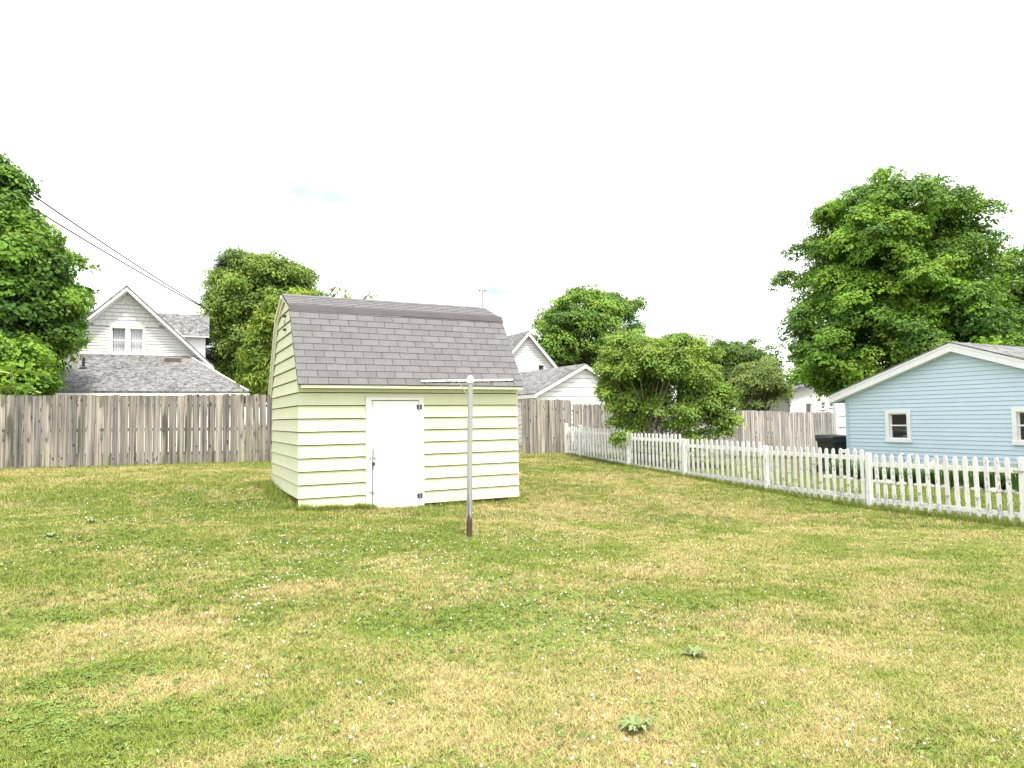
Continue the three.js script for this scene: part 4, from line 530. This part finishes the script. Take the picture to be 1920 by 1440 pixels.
{ // dark pine beside the leafy tree
  const T = thing('pine_tree', 'dark pine tree with flat boughs beside the old white house', 'tree', [-16.1, G(-16.1, -39), -39]), r = rng(221), br = [], lob = []; const H = 10.4;
  part('trunk', limb([V(0, 0, 0), V(.05, 4, 0), V(0, 8, 0), V(0, H, 0)], .26, .04, 9), M.bark, T);
  for (let y = 2.6; y < H; y += .55) for (let k = 0; k < 5; k++) { const a = k * 1.2566 + y * 2.1 + r() * .6, L = 2.9 * (1 - (y - 2) / (H - 1.2)) * (.75 + .45 * r()) + .25, e = V(Math.cos(a) * L, y - .12 * L, Math.sin(a) * L); br.push(limb([V(0, y, 0), V(e.x * .5, y + .05, e.z * .5), e], .05, .012, 4)); for (let t = .35; t <= 1.01; t += .22) lob.push([e.x * t, lerp(y, e.y, t), e.z * t, .33]); }
  part('branches', mergeGeometries(br), M.bark, T);
  const n = 30, P = []; for (let i = 0; i < n; i++) { const a = r() * 6.283, d = .4 * r(), l = .16 + .1 * r(), x = d * Math.cos(a), z = d * Math.sin(a), y = .08 * (r() - .3), ex = x + Math.cos(a) * l, ez = z + Math.sin(a) * l, w = .014; P.push(x - w * Math.sin(a), y, z + w * Math.cos(a), x + w * Math.sin(a), y, z - w * Math.cos(a), ex, y + .06, ez); }
  const g = new THREE.BufferGeometry(); g.setAttribute('position', new THREE.BufferAttribute(new Float32Array(P), 3)); g.computeVertexNormals(); SPRAY.needle = g; crownOf(T, lob, 3600, 'needle', [[.028, .055, .022], [.05, .085, .03]], 223, 1.1);
}

// ------------------------------------------------------------------ flower bed along the garage
{
  const r = rng(301), W = (a, n, y) => V(9.245 + .469 * a - .883 * n, y, -18.85 + .883 * a + .469 * n), mk = (seed, n, len) => { const q = rng(seed), P = []; for (let i = 0; i < n; i++) { const a = q() * 6.283, L = len * (.6 + .6 * q()), b = .05 + .12 * q(), lean = .25 + .5 * q(), w = .012 + .008 * q(); let prev = null; for (let k = 0; k <= 4; k++) { const t = k / 4, rr = b + lean * L * t * t, y = L * t * (1 - .28 * t * t * lean * 2), x = rr * Math.cos(a), z = rr * Math.sin(a), ww = w * (1 - t * t * .95), s = [[x - ww * Math.sin(a), y, z + ww * Math.cos(a)], [x + ww * Math.sin(a), y, z - ww * Math.cos(a)]]; if (prev) P.push(...prev[0], ...prev[1], ...s[1], ...prev[0], ...s[1], ...s[0]); prev = s; } } const g = new THREE.BufferGeometry(); g.setAttribute('position', new THREE.BufferAttribute(new Float32Array(P), 3)); g.computeVertexNormals(); return g; };
  const gs = [mk(1, 90, .62), mk(2, 80, .55), mk(3, 100, .7)], ms = [[.07, .15, .02], [.05, .115, .018], [.10, .19, .03]].map(c => std({ color: col(...c), side: THREE.DoubleSide, roughness: .6 }));
  for (let i = 0; i < 36; i++) { const a = .15 + i * .16 + .1 * (r() - .5), n = .40 + .75 * (i % 3) / 2 + .12 * r(), p = W(a, n, 0); p.y = G(p.x, p.z) - .01; const m = part(numbered('garden_plant'), gs[i % 3], ms[Math.floor(r() * 3)], scene); m.position.copy(p); m.rotation.y = r() * 6.28; m.scale.setScalar(.78 + .3 * r()); tag(m, 'strappy green garden plant in the bed along the blue garage', 'plant', 'plants in the garage bed'); }
  const stg = []; for (let k = 0; k < 4; k++) { const g = new THREE.IcosahedronGeometry(.13, 2), p = g.attributes.position; for (let i = 0; i < p.count; i++) { const x = p.getX(i), y = p.getY(i), z = p.getZ(i), s = .78 + .5 * fbm(x * 9 + k * 7 + 20, y * 9 + z * 7 + 20, k, 2); p.setXYZ(i, x * s * 1.25, y * s * .55, z * s * .9); } g.computeVertexNormals(); stg.push(boxUV(g)); }
  for (let i = 0; i < 17; i++) { const a = .5 + i * .32 + .1 * r(), p = W(a, 1.42 + .08 * r(), 0); const m = part(numbered('edging_stone'), stg[i % 4], M.stone, scene); m.position.set(p.x, G(p.x, p.z) + .035, p.z); m.rotation.y = r() * 6.28; m.scale.setScalar(.7 + .5 * r()); tag(m, 'rough tan edging stone bordering the garage flower bed', 'stone', 'edging stones along the garage bed'); }
  // white flowering plants
  const petal = (() => { const P = []; for (let k = 0; k < 6; k++) { const a = k * 1.047, c = Math.cos(a), s = Math.sin(a); P.push(0, 0, 0, c * .05 - s * .018, .02, s * .05 + c * .018, c * .085, .012, s * .085, 0, 0, 0, c * .085, .012, s * .085, c * .05 + s * .018, .02, s * .05 - c * .018); } const g = new THREE.BufferGeometry(); g.setAttribute('position', new THREE.BufferAttribute(new Float32Array(P), 3)); g.computeVertexNormals(); return g; })();
  for (const [a, n, k, lab] of [[.75, 1.0, 16, 'white flowering plant at the bin end of the garage bed'], [2.55, 1.0, 9, 'white lily plant in the middle of the garage bed']]) { const p = W(a, n, 0), T = thing('flowering_plant', lab, 'plant', [p.x, G(p.x, p.z), p.z]), st = []; for (let i = 0; i < k; i++) { const x = (r() - .5) * .9, z = (r() - .5) * .4, h = .44 + .3 * r(); st.push(limb([V(x * .3, 0, z * .3), V(x * .7, h * .6, z * .7), V(x, h, z)], .006, .004, 4)); const f = part('flower', petal, M.white, T); f.position.set(x, h, z); f.rotation.set((r() - .2) * .9, r() * 6, (r() - .5) * .6); f.scale.setScalar(.45 + .35 * r()); } part('stem', mergeGeometries(st), ms[0], T); }
}
// ------------------------------------------------------------------ wires and mast
function wire(label, a, b, sag, rad = .02) { const pts = []; for (let i = 0; i <= 12; i++) { const t = i / 12; pts.push(V(lerp(a[0], b[0], t), lerp(a[1], b[1], t) - sag * 4 * t * (1 - t), lerp(a[2], b[2], t))); } const m = part(numbered('overhead_wire'), limb(pts, rad, rad, 6), M.wire, scene); tag(m, label, 'wire', 'overhead service wires'); }
wire('upper dark service wire sloping down past the old white house', [-17.27, 10.30, -22], [-16.45, 7.32, -41], .22, .026);
wire('lower dark service wire crossing under the upper wire', [-16.93, 9.52, -22], [-16.45, 7.42, -41], .18, .026);
{ const T = thing('wind_mast', 'thin mast with small wind cups showing above the shed ridge', 'mast', [-1.7, G(-1.7, -40), -40]); part('pole', new THREE.CylinderGeometry(.022, .03, 8.85, 8).translate(0, 4.42, 0), M.iron, T); part('vane_arm', box(-.17, .17, 8.84, 8.86, -.01, .01), M.iron, T); for (const x of [-.17, .17]) part('cup', new THREE.SphereGeometry(.05, 10, 8).translate(x, 8.86, 0), M.iron, T); }

// ------------------------------------------------------------------ grass and clover
{
  const r = rng(401);
  const tuft = (seed, n, h, spread, w) => { const q = rng(seed), P = []; for (let i = 0; i < n; i++) { const a = q() * 6.283, d = spread * Math.sqrt(q()), x = d * Math.cos(a), z = d * Math.sin(a), b = q() * 6.283, H = h * (.55 + .7 * q()), ln = H * (.25 + .9 * q()), ux = Math.cos(b), uz = Math.sin(b), ww = w * (.7 + .6 * q()), mx = x + ux * ln * .35, mz = z + uz * ln * .35, my = H * .62, ex = x + ux * ln, ez = z + uz * ln, ey = H * (1 - .25 * q()), sx = -uz * ww, sz = ux * ww; P.push(x - sx, -.004, z - sz, x + sx, -.004, z + sz, mx + sx * .8, my, mz + sz * .8, x - sx, -.004, z - sz, mx + sx * .8, my, mz + sz * .8, mx - sx * .8, my, mz - sz * .8, mx - sx * .8, my, mz - sz * .8, mx + sx * .8, my, mz + sz * .8, ex, ey, ez); } const g = new THREE.BufferGeometry(); g.setAttribute('position', new THREE.BufferAttribute(new Float32Array(P), 3)); g.computeVertexNormals(); return g; };
  const mat = std({ color: 0xffffff, side: THREE.DoubleSide, roughness: .75 });
  const inShed = (x, z) => { const dx = x + 3.2135, dz = z + 10.2261, a = dx * .8906 - dz * .4548, c = -(dx * .4548 + dz * .8906); return a > -.0 && a < SW && c > -.0 && c < SD; };
  const picketSide = (x, z) => (x - 2.085) * .883 - (z + 21.1) * .469;          // > 0 beyond the picket fence
  const fenceSide = (x, z) => (x + 17.6) * -.398 - (z + 14.15) * .917;          // > 0 beyond the board fences
  const garSide = (x, z) => (x - 9.245) * -.883 + (z + 18.85) * .469;           // distance in front of the garage wall
  const lists = [[], [], []], cl = [], fl = [];
  const dummy = new THREE.Object3D(), c = new THREE.Color();
  const place = (x, z, s, d, tall) => {
    const t = r(), gy = G(x, z) + .012 * (fbm(x * 1.1, z * 1.1, 71, 3) - .5) * 2; dummy.position.set(x, gy, z); dummy.rotation.set((r() - .5) * .3, r() * 6.283, (r() - .5) * .3); dummy.scale.set(s, s * (tall ?? (.75 + .5 * r())), s); dummy.updateMatrix();
    let R, Gg, B; const p = d * 1.15 - .10 + .35 * (r() - .5); if (t < p) { const k = r(); R = lerp(.29, .57, k); Gg = lerp(.25, .49, k); B = lerp(.10, .225, k); } else { const k = r() * .8 + d * .3; R = lerp(.105, .295, k); Gg = lerp(.18, .335, k); B = lerp(.018, .058, k); }
    lists[Math.floor(r() * 3)].push([dummy.matrix.clone(), R, Gg, B]);
  };
  const zone = (n, zA, zB, half) => { for (let i = 0; i < n; i++) { const z = -zB * Math.sqrt(lerp((zA / zB) ** 2, 1, r())), q = Math.abs(z), zz = -q, x = (r() * 2 - 1) * half(q); const s0 = 1 + Math.max(0, q - 4) * .045; if (inShed(x, zz) || fenceSide(x, zz) > -.03) continue; if (garSide(x, zz) < 1.3 && picketSide(x, zz) > 0) continue; place(x, zz, s0, dry(x, zz) * (picketSide(x, zz) > 0 ? .35 : 1)); } };
  zone(110000, 1.3, 5, q => q * .86 + .6); zone(105000, 5, 10, q => q * .86 + .6); zone(130000, 10, 23, q => Math.min(16, q * .86 + .6));
  // uncut grass along the pickets, the fences and the shed walls
  const along = (ax, az, bx, bz, n, off, s, h) => { for (let i = 0; i < n; i++) { const t = r(), x = lerp(ax, bx, t) + (r() - .5) * off, z = lerp(az, bz, t) + (r() - .5) * off; if (inShed(x, z)) continue; place(x, z, s, .08, h * (.6 + .9 * r() * r())); } };
  along(1.75, -21.75, 8.9, -8.2, 5200, .22, 1.5, 2.5); along(-17, -14.35, .2, -21.8, 1500, .16, 1.5, 1.7);
  along(-3.25, -10.3, -4.55, -12.8, 1100, .34, 1.9, 2.2); along(-3.2, -10.15, -2.2, -10.66, 420, .12, 1.4, 2.2); along(-1.4, -11.1, .1, -11.85, 130, .2, 1.4, 2.2); along(.3, -21.9, 1.9, -22.5, 250, .15, 1.4, 1.5); along(2.2, -22.5, 13, -27.5, 1200, .2, 1.8, 1.8);
  for (let i = 0; i < 130; i++) { const a = r() * 6.283, d = .05 + .13 * r(); place(-.577 + d * Math.cos(a), -8.8 + d * Math.sin(a), 1.1, .25, 1.2); }
  ['grass', 'grass', 'grass'].forEach((nm, k) => { const L = lists[k], m = new THREE.InstancedMesh(tuft(500 + k, 15, .033, .036, .0013 + .0002 * k), mat, L.length); m.name = numbered('grass'); m.receiveShadow = m.castShadow = true; L.forEach((q, i) => { m.setMatrixAt(i, q[0]); c.setRGB(q[1], q[2], q[3]); m.setColorAt(i, c); }); scene.add(m); tag(m, 'short mown green and straw grass blades covering the yard', 'grass', 'lawn grass', 'stuff'); });
  // clover leaves
  const leaf3 = (() => { const P = []; const q = rng(9); for (let s = 0; s < 4; s++) { const cx = (q() - .5) * .06, cz = (q() - .5) * .06, cy = .018 + .014 * q(), R = .011 + .004 * q(), rot = q() * 6; for (let k = 0; k < 3; k++) { const a = rot + k * 2.094, f = (da, rr, dy) => [cx + Math.cos(a + da) * rr, cy + dy, cz + Math.sin(a + da) * rr]; const o = [cx, cy, cz], p1 = f(-.6, R * .8, .002), p2 = f(-.35, R * 1.25, 0), p3 = f(.35, R * 1.25, 0), p4 = f(.6, R * .8, .002); P.push(...o, ...p1, ...p2, ...o, ...p2, ...p3, ...o, ...p3, ...p4); } } const g = new THREE.BufferGeometry(); g.setAttribute('position', new THREE.BufferAttribute(new Float32Array(P), 3)); g.computeVertexNormals(); return g; })();
  const clv = (x, z) => sst(.52, .66, fbm(x * .8 + 40, z * .8 + 7, 91, 4)) + .8 * Math.exp(-((x + 1.3) ** 2 + (z + 7.0) ** 2) / 6) + .6 * Math.exp(-((x - .2) ** 2 + (z + 5.6) ** 2) / 1.5) + .5 * sst(-4, -2.4, z) * .8;
  for (let i = 0; i < 52000; i++) { const q = 1.4 + 13 * Math.pow(r(), 1.25), z = -q, x = (r() * 2 - 1) * (q * .86 + .5); if (inShed(x, z) || picketSide(x, z) > 0 || fenceSide(x, z) > -.05) continue; if (r() > clv(x, z) * (1 - .7 * dry(x, z))) continue; dummy.position.set(x, G(x, z) + .012 * (fbm(x * 1.1, z * 1.1, 71, 3) - .5) * 2 + .008, z); dummy.rotation.set((r() - .5) * .5, r() * 6.28, (r() - .5) * .5); dummy.scale.setScalar(.6 + .5 * r()); dummy.updateMatrix(); cl.push(dummy.matrix.clone()); }
  const cm = new THREE.InstancedMesh(leaf3, mat, cl.length); cm.name = 'clover_leaves'; cl.forEach((q, i) => { cm.setMatrixAt(i, q); const k = r(); c.setRGB(lerp(.09, .19, k), lerp(.165, .27, k), lerp(.025, .05, k)); cm.setColorAt(i, c); }); scene.add(cm); tag(cm, 'low green clover leaves growing through the lawn', 'clover', null, 'stuff');
  const head = (() => { const g = new THREE.IcosahedronGeometry(.010, 1), p = g.attributes.position; for (let i = 0; i < p.count; i++) { const s = .8 + .4 * hash(Math.round(p.getX(i) * 9e3), Math.round(p.getY(i) * 9e3 + p.getZ(i) * 5e3), 2); p.setXYZ(i, p.getX(i) * s, p.getY(i) * s * .85, p.getZ(i) * s); } g.computeVertexNormals(); return g; })();
  const fd = (x, z) => .95 * Math.exp(-(((x + 1.5) / 1.7) ** 2 + ((z + 7.6) / 1.9) ** 2)) + .75 * Math.exp(-(((x + .1) / 1.2) ** 2 + ((z + 5.7) / .9) ** 2)) + .35 * Math.exp(-(((x - .5) / 1.6) ** 2 + ((z + 8) / 2.4) ** 2)) + .45 * Math.exp(-(((x + 5) / 2.4) ** 2 + ((z + 9.6) / 2.4) ** 2)) + .5 * Math.exp(-(((x - 2.3) / .9) ** 2 + ((z + 19) / 2.2) ** 2)) + .16 * Math.exp(-(((x - 1.2) / 2.2) ** 2 + ((z + 3.2) / .9) ** 2)) + .05;
  for (let i = 0; i < 15000; i++) { const q = 1.8 + 19 * Math.pow(r(), 1.15), z = -q, x = (r() * 2 - 1) * Math.min(9, q * .86 + .4); if (inShed(x, z) || picketSide(x, z) > 0 || fenceSide(x, z) > -.05) continue; if (r() > fd(x, z) * (.12 + 2.1 * sst(.42, .68, fbm(x * 2.3, z * 2.3, 95, 4)))) continue; dummy.position.set(x, G(x, z) + .034 + .014 * r(), z); dummy.rotation.set(r() * 3, r() * 6, r() * 3); dummy.scale.setScalar(.4 + .38 * r()); dummy.updateMatrix(); fl.push(dummy.matrix.clone()); }
  const fm = new THREE.InstancedMesh(head, std({ color: 0xffffff, roughness: .9 }), fl.length); fm.name = 'clover_flowers'; fl.forEach((q, i) => { fm.setMatrixAt(i, q); const k = r(); c.setRGB(.80 - .1 * k, .79 - .14 * k, .74 - .16 * k); fm.setColorAt(i, c); }); scene.add(fm); tag(fm, 'scattered small white clover flower heads on the lawn', 'clover', null, 'stuff');
  // broad leaved weeds
  const weed = (seed, n, len) => { const q = rng(seed), P = []; for (let i = 0; i < n; i++) { const a = i / n * 6.283 + q(), L = len * (.6 + .6 * q()), w = L * .16; let prev = null; for (let k = 0; k <= 5; k++) { const t = k / 5, rr = L * t, y = .012 + .055 * Math.sin(t * 2.4) * (.6 + .6 * q()), ww = w * Math.sin(Math.PI * (.12 + .86 * t)) * (k % 2 ? 1.25 : .8), x = rr * Math.cos(a), z = rr * Math.sin(a), s = [[x - ww * Math.sin(a), y, z + ww * Math.cos(a)], [x + ww * Math.sin(a), y, z - ww * Math.cos(a)]]; if (prev) P.push(...prev[0], ...prev[1], ...s[1], ...prev[0], ...s[1], ...s[0]); prev = s; } } const g = new THREE.BufferGeometry(); g.setAttribute('position', new THREE.BufferAttribute(new Float32Array(P), 3)); g.computeVertexNormals(); return g; };
  const wm = std({ color: col(.17, .235, .085), side: THREE.DoubleSide, roughness: .7 });
  [[.61, -3.49, .13, 'grey green rosette weed in the dry lawn, the largest one'], [1.18, -4.55, .11, 'small rosette weed beside a dry patch of lawn'], [-5.41, -7.99, .12, 'dark weed clump in the lawn left of the shed'], [-5.5, -8.9, .10, 'little weed tuft in the green lawn left of the shed']].forEach(([x, z, l, lab], i) => { const m = part(numbered('rosette_weed'), weed(600 + i, 16, l * .8), wm, scene); m.position.set(x, G(x, z) + .01, z); tag(m, lab, 'weed', 'weeds in the lawn'); });
  console.log('tufts', lists.map(l => l.length), 'clover', cl.length, fl.length);
}
scene.traverse(o => { if (o.isMesh) { o.castShadow = true; o.receiveShadow = true; } });
renderer.render(scene, camera);
